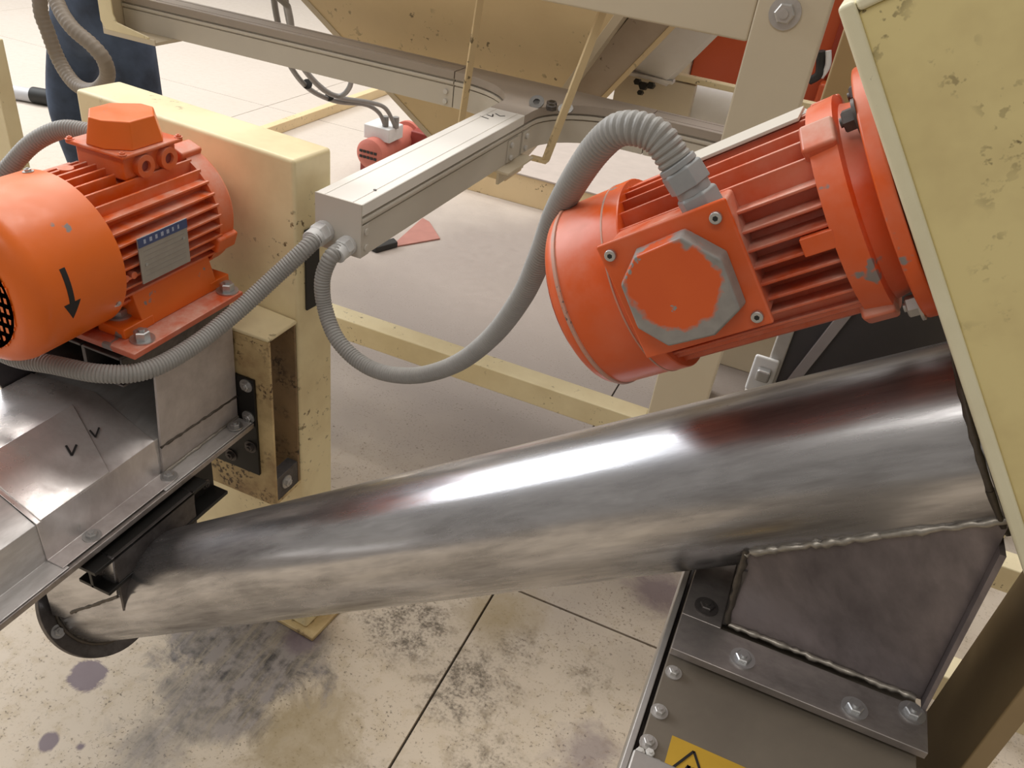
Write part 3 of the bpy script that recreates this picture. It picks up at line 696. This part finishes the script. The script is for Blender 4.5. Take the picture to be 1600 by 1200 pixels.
MB().box(XC+.0415, XC+.0445, 1.66, 1.715, ZT-.090, ZT-.040).build('joint_strap', 'aluminium_grey', ct, .0006, world=True)
MB().box(XC+.0415, XC+.0445, 1.745, 1.785, ZT-.090, ZT-.040).build('joint_strap', 'aluminium_grey', ct, .0006, world=True)
for y in (1.675, 1.765):
    for z in (-.052, -.080): MB().disc((XC+.0444, y, ZT+z), (1, 0, 0), .0065, .006, 16).build('strap_screw', 'dusty_bolt', ct, .0015, world=True)
for z in (-.050, -.078): MB().disc((XC+.0438, 1.065, ZT+z), (1, 0, 0), .0060, .003, 16).build('strap_screw', 'aluminium_grey', ct, .001, world=True)
for z in (-.055, -.080): MB().disc((-.955, YC-.0415, ZT+z), (0, -1, 0), .0065, .006, 16).build('strap_screw', 'dusty_bolt', ct, .001, world=True)
MB().disc((XC+.026, 1.12, ZT+.0001), (0, 0, 1), .003, .0012, 12).build('lid_screw', 'dark_flange', ct, world=True)
ink(ct, [(-.705, 1.675, ZT), (-.690, 1.672, ZT), (-.697, 1.690, ZT)], .003, (0, 0, 1), 'marker_scribble')
ink(ct, [(-.695, 1.700, ZT), (-.680, 1.690, ZT), (-.672, 1.700, ZT)], .003, (0, 0, 1), 'marker_scribble')
ink(ct, [(-.712, 1.655, ZT), (-.690, 1.650, ZT)], .003, (0, 0, 1), 'marker_scribble')
# angle arm under the near run
MB().box(-.70, -.612, 1.61, 1.76, ZT-.099, ZT-.0935).box(-.640, -.634, 1.61, 1.76, ZT-.125, ZT-.099).build('support_arm', 'cream_frame', ct, .001, world=True)
# loose fasteners left on the junction lid
def loose(name, label, x, y, tilt, kind):
    mb = MB()
    o = thing(name, label, 'washer' if kind == 'w' else 'nut', (x, y, ZT+.0005), Matrix.Rotation(tilt, 3, 'X'), 'loose fasteners on the trunking junction')
    if kind == 'w': MB().lathe([(0, .008), (.003, .008), (.003, .018), (0, .018), (0, .008)], 'z', c=(0, .012, 0) if tilt > .6 else (0, .008, 0), seg=24).build('ring', 'bolt_dark', o)
    else:
        q = MB().hexagon((0, 0, 0), (0, 0, 1), .013, .011); q.build('nut_body', 'dark_flange', o)
        MB().disc((0, 0, .0108), (0, 0, 1), .007, .0006, 14).build('thread_hole', 'black_steel', o)
loose('flat_washer', 'large plain washer at the left end of the loose fasteners on the trunking junction', -.650, 1.828, .75, 'w')
loose('hex_nut', 'dark hexagon nut at the back of the loose fasteners on the trunking junction', -.622, 1.866, .12, 'n')
loose('hex_nut', 'dark hexagon nut in the front middle of the loose fasteners on the trunking junction', -.612, 1.836, .10, 'n')
loose('flat_washer', 'tilted washer at the right end of the loose fasteners on the trunking junction', -.582, 1.846, .5, 'w')

# flat-bar hangers (from the cross beam down to the trunking)
def bar(mb, a, b, w_, t_, wdir=(0, 1, 0)):
    a, b = Vector(a), Vector(b); A = (b-a).normalized(); W = Vector(wdir); W = (W-A*W.dot(A)).normalized(); N = A.cross(W); vs = []
    for p in (a, b):
        for u, v in ((-1, -1), (1, -1), (1, 1), (-1, 1)): vs.append(p+W*u*w_/2+N*v*t_/2)
    return mb.add(vs, [(0, 1, 2, 3), (7, 6, 5, 4), (0, 4, 5, 1), (1, 5, 6, 2), (2, 6, 7, 3), (3, 7, 4, 0)])
hp = thing('strap_hanger', 'cream flat bar hanging straight in front of the cross trunking left of the T-junction', 'hanger', (-.885, 1.945, .94), group='strap hangers on the cross beam')
bar(MB(), (-.815, 1.842, 1.40), (-.893, 1.950, .96), .022, .005, (.35, 1, 0)).build('bar', 'cream_hopper', hp, .001, world=True)
hp2 = thing('strap_hanger', 'cream flat bar hooked under the trunking right of the T-junction', 'hanger', (-.632, 1.94, .99), group='strap hangers on the cross beam')
bar(MB(), (-.512, 1.835, 1.40), (-.600, 1.815, .990), .020, .007, (.8, 1, 0)).build('bar', 'cream_hopper', hp2, .001, world=True)
MB().box(-.640, -.594, 1.80, 1.826, .984, .991).build('hook', 'cream_hopper', hp2, .001, world=True)

# U-bracket carrying the far left of the trunking
ub = thing('trunking_bracket', 'cream bent-plate bracket under the left end of the cross trunking', 'bracket', (-1.93, 1.93, .99))
MB().prism([(-2.045, 1.30), (-2.045, 1.035), (-2.03, 1.013), (-1.87, 1.013), (-1.87, 1.020), (-1.985, 1.040), (-1.995, 1.06), (-1.995, 1.30)], 'y', 1.895, 1.90).build('side_plate', 'cream_paint', ub, .002, world=True)
MB().box(-2.040, -1.85, 1.90, 2.07, .9995, 1.0085).box(-2.040, -1.85, 1.896, 1.900, .9995, 1.016).build('bottom_plate', 'cream_frame', ub, .001, world=True)
MB().box(-2.045, -2.039, 1.90, 2.07, 1.0, 1.30).build('back_plate', 'cream_frame', ub, .001, world=True)

# ================================================================== frame: post, beam, rails
po = thing('frame_post', 'pale cream square steel post with one large bolt near its top', 'post', (-.135, 1.79, 0))
MB().box(-.202, -.068, 1.75, 1.83, .01, 1.75).build('shaft', 'cream_frame', po, .004, 2, world=True)
MB().box(-.235, -.035, 1.72, 1.86, 0, .01).build('foot_plate', 'cream_frame', po, .002, world=True)
bolt(po, (-.146, 1.75, 1.403), (0, -1, 0), .0195, 'galvanised', label='large flanged bolt')
bm_ = thing('cross_beam', 'wide pale cream beam joining the post at the top of the picture', 'beam', (-1.2, 1.80, 1.338))
MB().box(-2.4, -.204, 1.765, 1.84, 1.338, 1.50).build('web', 'cream_frame', bm_, .005, 2, world=True)
def rail(name, label, x0, x1, y0, y1, z0, z1, mat='cream_paint', legs=()):
    r_ = thing(name, label, 'rail', ((x0+x1)/2, (y0+y1)/2, 0 if legs or z0 < .02 else z0), group='cream rails')
    MB().box(x0, x1, y0, y1, z0, z1).build('tube', mat, r_, .004, 2, world=True)
    for x in legs: MB().box(x, x+.05, y0+.005, y1-.005, 0, z0).build('leg', mat, r_, .003, world=True)
    return r_
rail('frame_rail', 'low cream frame rail running left from the post behind the column', -1.9, -.204, 1.730, 1.795, .352, .420, 'cream_paint', (-1.86,))
rail('frame_rail', 'low cream frame rail continuing right of the post behind the tube', -.066, 1.4, 1.640, 1.705, .352, .420, 'cream_paint', (1.34,))
rail('frame_rail', 'short low cream rail seen between the chute and the shaded cream leg', .27, 1.4, 1.245, 1.310, .352, .420, 'cream_paint', (1.34, .28))
rail('floor_rail', 'cream rail lying on the floor, running away behind the hanging cables', -3.075, -3.02, 3.2, 6.2, 0, .06, 'cream_hopper')
pl = thing('floor_plinth', 'low cream steel plinth with a dusty pale top under the trunking', 'plinth', (-1.0, 4.3, 0))
MB().box(-2.0, .6, 3.95, 5.2, 0, .158).build('body', 'cream_hopper', pl, .003, world=True)
MB().box(-2.0, .6, 3.945, 5.205, .158, .168).build('top_plate', 'floor_dusty', pl, .002, world=True)

# ================================================================== hopper and the things behind
ho = thing('hopper', 'large tan cream steel hopper tapering downward behind the cross trunking', 'hopper', (-1.05, 2.6, .45))
TF = [(-1.98, 1.98, 1.60), (-.37, 1.98, 1.60), (-.37, 2.72, 1.60), (-1.98, 2.72, 1.60)]
BT = [(-1.10, 2.38, .72), (-.92, 2.38, .72), (-.92, 2.50, .72), (-1.10, 2.50, .72)]
def panel(name, q, mat, th=.006):
    P_ = [Vector(p) for p in q]; n = (P_[1]-P_[0]).cross(P_[2]-P_[0]).normalized()*th
    MB().add(P_+[p+n for p in P_], [(0, 3, 2, 1), (4, 5, 6, 7), (0, 1, 5, 4), (1, 2, 6, 5), (2, 3, 7, 6), (3, 0, 4, 7)]).build(name, mat, ho, .001, world=True)
panel('front_panel', [TF[1], TF[0], BT[0], BT[1]], 'cream_hopper'); panel('side_panel', [TF[0], TF[3], BT[3], BT[0]], 'cream_frame')
panel('side_panel', [TF[2], TF[1], BT[1], BT[2]], 'cream_frame'); panel('back_panel', [TF[3], TF[2], BT[2], BT[3]], 'cream_frame')
for A_, B2 in ((0, 0), (1, 1)):
    a_, b_ = Vector(TF[A_])+Vector((0, -.006, 0)), Vector(BT[B2])+Vector((0, -.006, 0))
    bar(MB(), a_, b_, .022, .007, (1, 0, 0)).build('corner_rib', 'cream_frame', ho, .001, world=True)
MB().box(-1.11, -.91, 2.37, 2.51, .70, .722).build('outlet_flange', 'cream_hopper', ho, .002, world=True)
for x in (-1.7, -.9): MB().box(x, x+.06, 1.838, 1.99, 1.42, 1.48).build('support_lug', 'cream_frame', ho, .002, world=True)
# dusty chute plank and white chute right of the hopper
q = thing('sloping_chute', 'grey dusty sloping duct beside the right edge of the hopper', 'chute', (-.62, 2.3, .9))
def slab4(parent, pts, dvec, name, mat):
    P_ = [Vector(p) for p in pts]; n = Vector(dvec)
    return MB().add(P_+[p+n for p in P_], [(0, 3, 2, 1), (4, 5, 6, 7), (0, 1, 5, 4), (1, 2, 6, 5), (2, 3, 7, 6), (3, 0, 4, 7)]).build(name, mat, parent, .002, world=True)
slab4(q, [(-.500, 2.16, 1.366), (-.385, 2.16, 1.366), (-.658, 2.345, 1.0), (-.745, 2.345, 1.01)], (.0, .10, .02), 'duct_body', 'dusty_panel')
slab4(q, [(-.385, 2.155, 1.366), (-.368, 2.155, 1.366), (-.641, 2.34, 1.0), (-.658, 2.34, 1.0)], (.0, .11, .02), 'duct_edge', 'cream_hopper')
q = thing('white_chute', 'white sheet chute ending above dark clamps, left of the orange machine', 'chute', (-.50, 2.42, 1.1))
slab4(q, [(-.377, 2.21, 1.353), (-.30, 2.21, 1.339), (-.478, 2.45, 1.096), (-.593, 2.45, 1.113)], (-.006, .05, -.03), 'chute_sheet', 'white_panel')
MB().box(-.60, -.46, 2.45, 2.49, 1.085, 1.094).build('rim', 'white_panel', q, .001, world=True)
for i, (x, z, r) in enumerate(((-.560, 1.072, .010), (-.540, 1.064, .013), (-.518, 1.070, .011), (-.545, 1.044, .008))):
    MB().hexagon((x, 2.455, z), (0, -1, .2), r, .03).build('clamp', 'black_steel', q, .002, world=True)
MB().box(-.64, -.40, 2.4995, 2.536, .98, 1.085).build('support_plate', 'cream_frame', q, .003, world=True)
rail('machine_rail', 'upper thin cream rail crossing in front of the orange machine', -.47, .9, 2.50, 2.535, 1.089, 1.107, 'cream_paint', (.85, .35))
rail('machine_rail', 'lower bright cream rail just above the cross trunking at right', -.66, .9, 2.36, 2.40, .985, 1.012, 'cream_paint', (.85, .3))
tw = thing('white_drum', 'white rounded drum lying behind the lower cream rail beside the post', 'drum', (-.2, 2.6, 0))
MB().lathe([(-.27, .05), (-.255, .075), (-.12, .085), (.25, .085), (.27, .06)], 'x', c=(-.20, 2.62, 1.0), seg=40).build('shell', 'white_panel', tw, world=True)
MB().box(-.26, -.12, 2.55, 2.69, 0, .925).build('stand', 'cream_frame', tw, .003, world=True)
om_ = thing('orange_machine', 'bright orange machine cabinet in the background behind the post', 'machine', (-.05, 3.1, 0))
MB().box(-.475, .60, 2.80, 3.5, .90, 1.75).build('cabinet', 'orange_machine', om_, .006, world=True)
MB().box(-.27, .62, 2.90, 3.42, 0, .90).build('base', 'cream_frame', om_, .004, world=True)
MB().box(-.525, -.477, 2.785, 2.83, .90, 1.75).build('corner_post', 'cream_frame', om_, .003, world=True)
MB().box(-.07, .60, 2.775, 2.80, 1.135, 1.75).build('upper_door', 'orange_deep', om_, .004, world=True)
MB().box(-.07, .60, 2.72, 2.80, 1.03, 1.125).build('lower_hood', 'orange_machine', om_, .010, world=True)
MB().box(-.10, .60, 2.715, 2.80, .98, 1.03).build('ledge', 'white_panel', om_, .004, world=True)
MB().tube([(-.095, 2.70, 1.215), (-.085, 2.705, 1.18), (-.08, 2.70, 1.15), (-.10, 2.71, 1.128)], .013, 10, 6).build('cable', 'black_rubber', om_, world=True)
MB().tube([(-.075, 2.70, 1.22), (-.063, 2.70, 1.18), (-.072, 2.705, 1.145)], .009, 10, 6).build('cable', 'white_plastic', om_, world=True)
op = thing('frame_post', 'narrow shaded cream post between the orange machine and the right housing', 'post', (.03, 1.15, 1.32))
MB().box(-.022, .036, 1.12, 1.18, 1.32, 1.62).build('shaft', 'cream_shaded', op, .003, world=True)

# dark guard panel behind the tube with a clear strip and toggle latch
dg = thing('dark_cover', 'dark grey machine cover with a pale strip and a toggle latch behind the tube', 'cover', (.17, 1.1, .9665))
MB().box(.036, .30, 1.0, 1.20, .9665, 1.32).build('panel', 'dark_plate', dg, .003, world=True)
MB().box(.022, .040, .993, 1.02, .9665, 1.32).build('edge_profile', 'galvanised', dg, .002, world=True)
bar(MB(), (.098, .997, 1.20), (.052, .997, 1.03), .014, .005, (1, 0, 0)).build('pale_strip', 'clear_strip', dg, .001, world=True)
MB().box(.004, .036, .986, .993, 1.03, 1.085).build('latch_plate', 'white_plastic', dg, .003, world=True)
MB().box(.012, .030, .972, .987, 1.055, 1.072).build('latch_lever', 'zinc', dg, .003, world=True)

# ================================================================== red motor on the floor, its cables
rm = thing('small_red_motor', 'small faded red motor with grey terminal box standing on the floor behind the trunking', 'motor', (-2.2, 3.95, 0))
MB().lathe([(-.20, .055), (-.185, .080), (-.06, .080), (-.06, .070), (.22, .070), (.22, .09), (.25, .09), (.25, .03)], 'y', c=(-2.22, 3.90, .14), seg=36).build('casing', 'red_faded', rm, world=True)
mb = MB()
for k in (-2, -1, 0, 1, 2): mb.box(-2.22+k*.022-.008, -2.22+k*.022+.008, 3.695, 3.703, .15, .163)
for k in (-2, -1, 0, 1, 2): mb.box(-2.22+k*.022-.008, -2.22+k*.022+.008, 3.695, 3.703, .12, .133)
mb.build('grille_slots', 'black_rubber', rm, world=True)
MB().box(-2.33, -2.10, 3.80, 4.12, 0, .075).build('base', 'red_deep', rm, .004, world=True)
MB().box(-2.30, -2.14, 3.78, 3.93, .20, .275).build('terminal_box', 'white_plastic', rm, .006, world=True)
MB().box(-2.16, -2.00, 4.05, 4.25, .06, .21).build('gear_case', 'red_deep', rm, .01, world=True)
cb = thing('cable_bundle', 'bundle of grey cables hanging behind the trunking down to the red motor', 'cable', (-2.1, 3.3, .5))
for P_ in ([(-1.889, 2.50, 1.9), (-1.889, 2.50, 1.182), (-1.887, 2.50, 1.064), (-1.935, 2.60, .918), (-2.006, 2.75, .780), (-2.093, 3.0, .632), (-2.160, 3.3, .512), (-2.186, 3.6, .434), (-2.19, 3.75, .36), (-2.19, 3.82, .27)],
           [(-1.806, 2.45, 1.9), (-1.806, 2.45, 1.198), (-1.803, 2.45, 1.083), (-1.885, 2.60, .928), (-1.961, 2.75, .806), (-2.050, 3.0, .660), (-2.143, 3.3, .534), (-2.157, 3.6, .450), (-2.150, 3.75, .39), (-2.144, 3.85, .27)],
           [(-1.78, 2.30, 1.14), (-1.72, 2.33, 1.10), (-1.752, 2.40, 1.053), (-1.875, 2.60, .885), (-1.973, 2.80, .762), (-2.028, 3.0, .646), (-2.013, 3.1, .604), (-1.933, 3.05, .662), (-1.826, 2.9, .768), (-1.72, 2.7, .93)]):
    MB().tube(P_, .011, 10, 8).build('cable', 'cable_grey', cb, world=True)
for p in ((-2.06, 2.93, .675), (-2.13, 3.2, .56)):
    MB().disc(p, (-.3, 1, -.55), .021, .005, 16).build('cable_tie', 'black_rubber', cb, world=True)
for p in ((-2.19, 3.82, .27), (-2.144, 3.85, .27)):
    MB().disc(p, (0, 0, 1), .017, .06, 14).build('cable_gland', 'cable_grey', cb, .002, world=True)

# ================================================================== loose things
sc = thing('scraper', 'faded red triangular scraper blade with a black grip lying on the grey floor', 'scraper', (-1.64, 3.15, 0))
MB().prism([(-1.69, 3.07), (-1.665, 3.05), (-1.545, 3.255), (-1.68, 3.40), (-1.73, 3.42)], 'z', 0, .008).build('blade', 'brown_red', sc, .002, world=True)
MB().prism([(-1.745, 2.945), (-1.705, 2.935), (-1.66, 3.05), (-1.70, 3.08)], 'z', .0005, .030).build('grip', 'black_rubber', sc, .006, world=True)
pp = thing('pipe_offcut', 'grey pipe with a black end cap lying on the far floor at left', 'pipe', (-4.45, 3.44, 0))
MB().tube([(-4.75, 3.37, .040), (-4.32, 3.48, .040)], .040, 24).build('pipe', 'pipe_grey', pp, world=True)
MB().tube([(-4.36, 3.468, .046), (-4.25, 3.497, .046)], .046, 24).build('end_cap', 'black_rubber', pp, .004, world=True)
lp = thing('side_post', 'cream steel post cut off at the left edge of the picture', 'post', (-2.0, 1.48, 0))
MB().box(-2.10, -1.950, 1.455, 1.50, 0, 1.05).build('shaft', 'cream_paint', lp, .003, world=True)
tl = thing('hand_tool', 'small teal hand tool with a red-orange handle standing on the left post', 'tool', (-1.99, 1.478, 1.05))
MB().lathe([(0, .012), (.004, .020), (.05, .022), (.075, .014)], 'z', c=(-1.988, 1.478, 1.05), seg=24).build('body', 'teal', tl, world=True)
MB().tube([(-1.988, 1.478, 1.12), (-1.986, 1.478, 1.15), (-1.965, 1.478, 1.165), (-1.94, 1.478, 1.165)], .012, 12, 4).build('handle', 'red_faded', tl, world=True)
MB().tube([(-1.972, 1.470, 1.075), (-1.962, 1.455, 1.06), (-1.955, 1.450, 1.02), (-1.945, 1.448, .97), (-1.938, 1.447, .93)], .003, 8, 6).build('cord', 'black_rubber', tl, world=True)
hz = thing('suction_hose', 'thick brown-grey hose hanging in a loop in front of the person', 'hose', (-1.80, 1.58, .92))
PH = [(-1.90, 1.88, 1.30), (-1.90, 1.875, 1.47), (-1.90, 1.80, 1.525), (-1.905, 1.715, 1.47), (-1.91, 1.65, 1.32), (-1.944, 1.62, 1.129), (-1.936, 1.62, 1.054), (-1.910, 1.62, .980), (-1.843, 1.60, .943), (-1.759, 1.58, .952), (-1.690, 1.56, .999), (-1.668, 1.54, 1.047), (-1.690, 1.53, 1.081), (-1.745, 1.53, 1.110), (-1.80, 1.55, 1.145), (-1.84, 1.58, 1.20), (-1.85, 1.66, 1.35), (-1.85, 1.715, 1.47), (-1.85, 1.80, 1.525), (-1.85, 1.875, 1.47), (-1.85, 1.88, 1.30)]
MB().tube(PH, .0185, 16, 8, (.004, .08)).build('hose', 'hose_grey', hz, world=True, sharp=80)

# ================================================================== person
def skin_mesh(name, joints, edges, mat, parent, levels=2, smooth_root=0):
    me = bpy.data.meshes.new(name); me.from_pydata([j[0] for j in joints], edges, []); o = bpy.data.objects.new(name, me); col.objects.link(o)
    m_ = o.modifiers.new('skin', 'SKIN'); m_.use_smooth_shade = True
    sv = me.skin_vertices[0].data
    for i, j in enumerate(joints): sv[i].radius = (j[1], j[2] if len(j) > 2 else j[1]); sv[i].use_root = (i == smooth_root)
    sb = o.modifiers.new('sub', 'SUBSURF'); sb.levels = sb.render_levels = levels
    me.materials.append(M(mat)); o.parent = parent
    return o
pe = thing('person', 'person in baggy dark blue jeans standing beyond the left motor', 'person', (-2.68, 2.50, 0), Matrix.Rotation(math.radians(-10), 3, 'Z'))
J = [((0, 0, .98), .135, .10), ((0, .01, 1.12), .135, .10), ((0, .01, 1.32), .16, .11), ((0, .015, 1.45), .10, .08), ((0, .01, 1.53), .052), ((0, -.01, 1.60), .060), ((0, -.015, 1.70), .082, .095), ((0, -.01, 1.77), .055),
     ((.17, .01, 1.43), .058), ((.25, .03, 1.19), .043), ((.13, -.19, 1.22), .030), ((-.17, .01, 1.43), .058), ((-.25, .03, 1.19), .043), ((-.13, -.20, 1.24), .030),
     ((.11, 0, .86), .085), ((.17, -.01, .50), .060), ((.18, .02, .10), .040), ((-.13, -.01, .84), .085), ((-.185, -.08, .50), .060), ((-.21, .0, .10), .040)]
E_ = [(0, 1), (1, 2), (2, 3), (3, 4), (4, 5), (5, 6), (6, 7), (3, 8), (8, 9), (9, 10), (3, 11), (11, 12), (12, 13), (0, 14), (14, 15), (15, 16), (0, 17), (17, 18), (18, 19)]
skin_mesh('body', J, E_, 'skin', pe)
JJ = [((0, 0, .98), .185, .135), ((.135, 0, .80), .108, .110), ((.175, -.012, .50), .090, .094), ((.185, .01, .08), .085, .085), ((-.15, -.02, .80), .112, .112), ((-.185, -.09, .50), .088, .098), ((-.21, .0, .08), .085, .085), ((0, 0, 1.19), .172, .128)]
skin_mesh('jeans', JJ, [(0, 1), (1, 2), (2, 3), (0, 4), (4, 5), (5, 6), (0, 7)], 'denim', pe)
JS = [((0, 0, 1.17), .188, .142), ((0, .01, 1.30), .185, .13), ((0, .015, 1.44), .12, .095), ((.185, .01, 1.42), .075), ((.262, .03, 1.18), .060), ((.165, -.16, 1.215), .046), ((-.185, .01, 1.42), .075), ((-.262, .03, 1.18), .060), ((-.165, -.165, 1.235), .046), ((0, .01, 1.50), .075)]
skin_mesh('shirt', JS, [(0, 1), (1, 2), (2, 3), (3, 4), (4, 5), (2, 6), (6, 7), (7, 8), (2, 9)], 'shirt', pe)
for sg, hx, hy, hzz in ((1, .10, -.215, 1.225), (-1, -.10, -.225, 1.245)):
    # fists loosely closed in front of the belly: palm, four unequal bent fingers, thumb from the side
    HJ = [((hx+sg*.03, hy+.012, hzz), .020, .026), ((hx-sg*.03, hy-.010, hzz), .015, .034)]; HE = [(0, 1)]
    for k in range(4):
        zz = hzz+.030-k*.019; L = (.034, .042, .039, .030)[k]; i = len(HJ)
        HJ += [((hx-sg*(.036+L*.6), hy-.014, zz), .0085), ((hx-sg*(.036+L), hy+.012, zz-.004), .0078), ((hx-sg*(.020+L*.6), hy+.032, zz-.006), .007)]; HE += [(1, i), (i, i+1), (i+1, i+2)]
    i = len(HJ); HJ += [((hx+sg*.004, hy-.004, hzz+.040), .011), ((hx-sg*.030, hy+.008, hzz+.055), .009)]; HE += [(0, i), (i, i+1)]
    skin_mesh('hand', HJ, HE, 'skin', pe, 1)
    MB().lathe([(-.03, .035), (0, .05), (.08, .048), (.20, .043), (.235, .02)], 'y', seg=20, mat=Matrix.Translation((.182 if sg > 0 else -.21, .03, .047)) @ Matrix.Rotation(PI, 4, 'Z')).build('shoe', 'leather', pe)
MB().lathe([(-.02, .094), (.02, .098), (.06, .085), (.085, .05), (.092, .005)], 'z', c=(0, -.002, 1.72), seg=28).build('hair', 'hair', pe)
for sg in (-1, 1):
    MB().disc((sg*.032, -.098, 1.695), (0, -1, 0), .010, .006, 12).build('eye', 'black_rubber', pe)
    MB().lathe([(0, .012), (.012, .020), (.02, .006)], 'x' , c=(sg*.080-(.0 if sg > 0 else .02), .0, 1.68), seg=14).build('ear', 'skin', pe)
MB().prism([(-.100, 1.69), (-.125, 1.650), (-.100, 1.642)], 'x', -.012, .012).build('nose', 'skin', pe, .004)
MB().box(-.024, .024, -.100, -.094, 1.612, 1.622).build('mouth', 'red_deep', pe, .002)
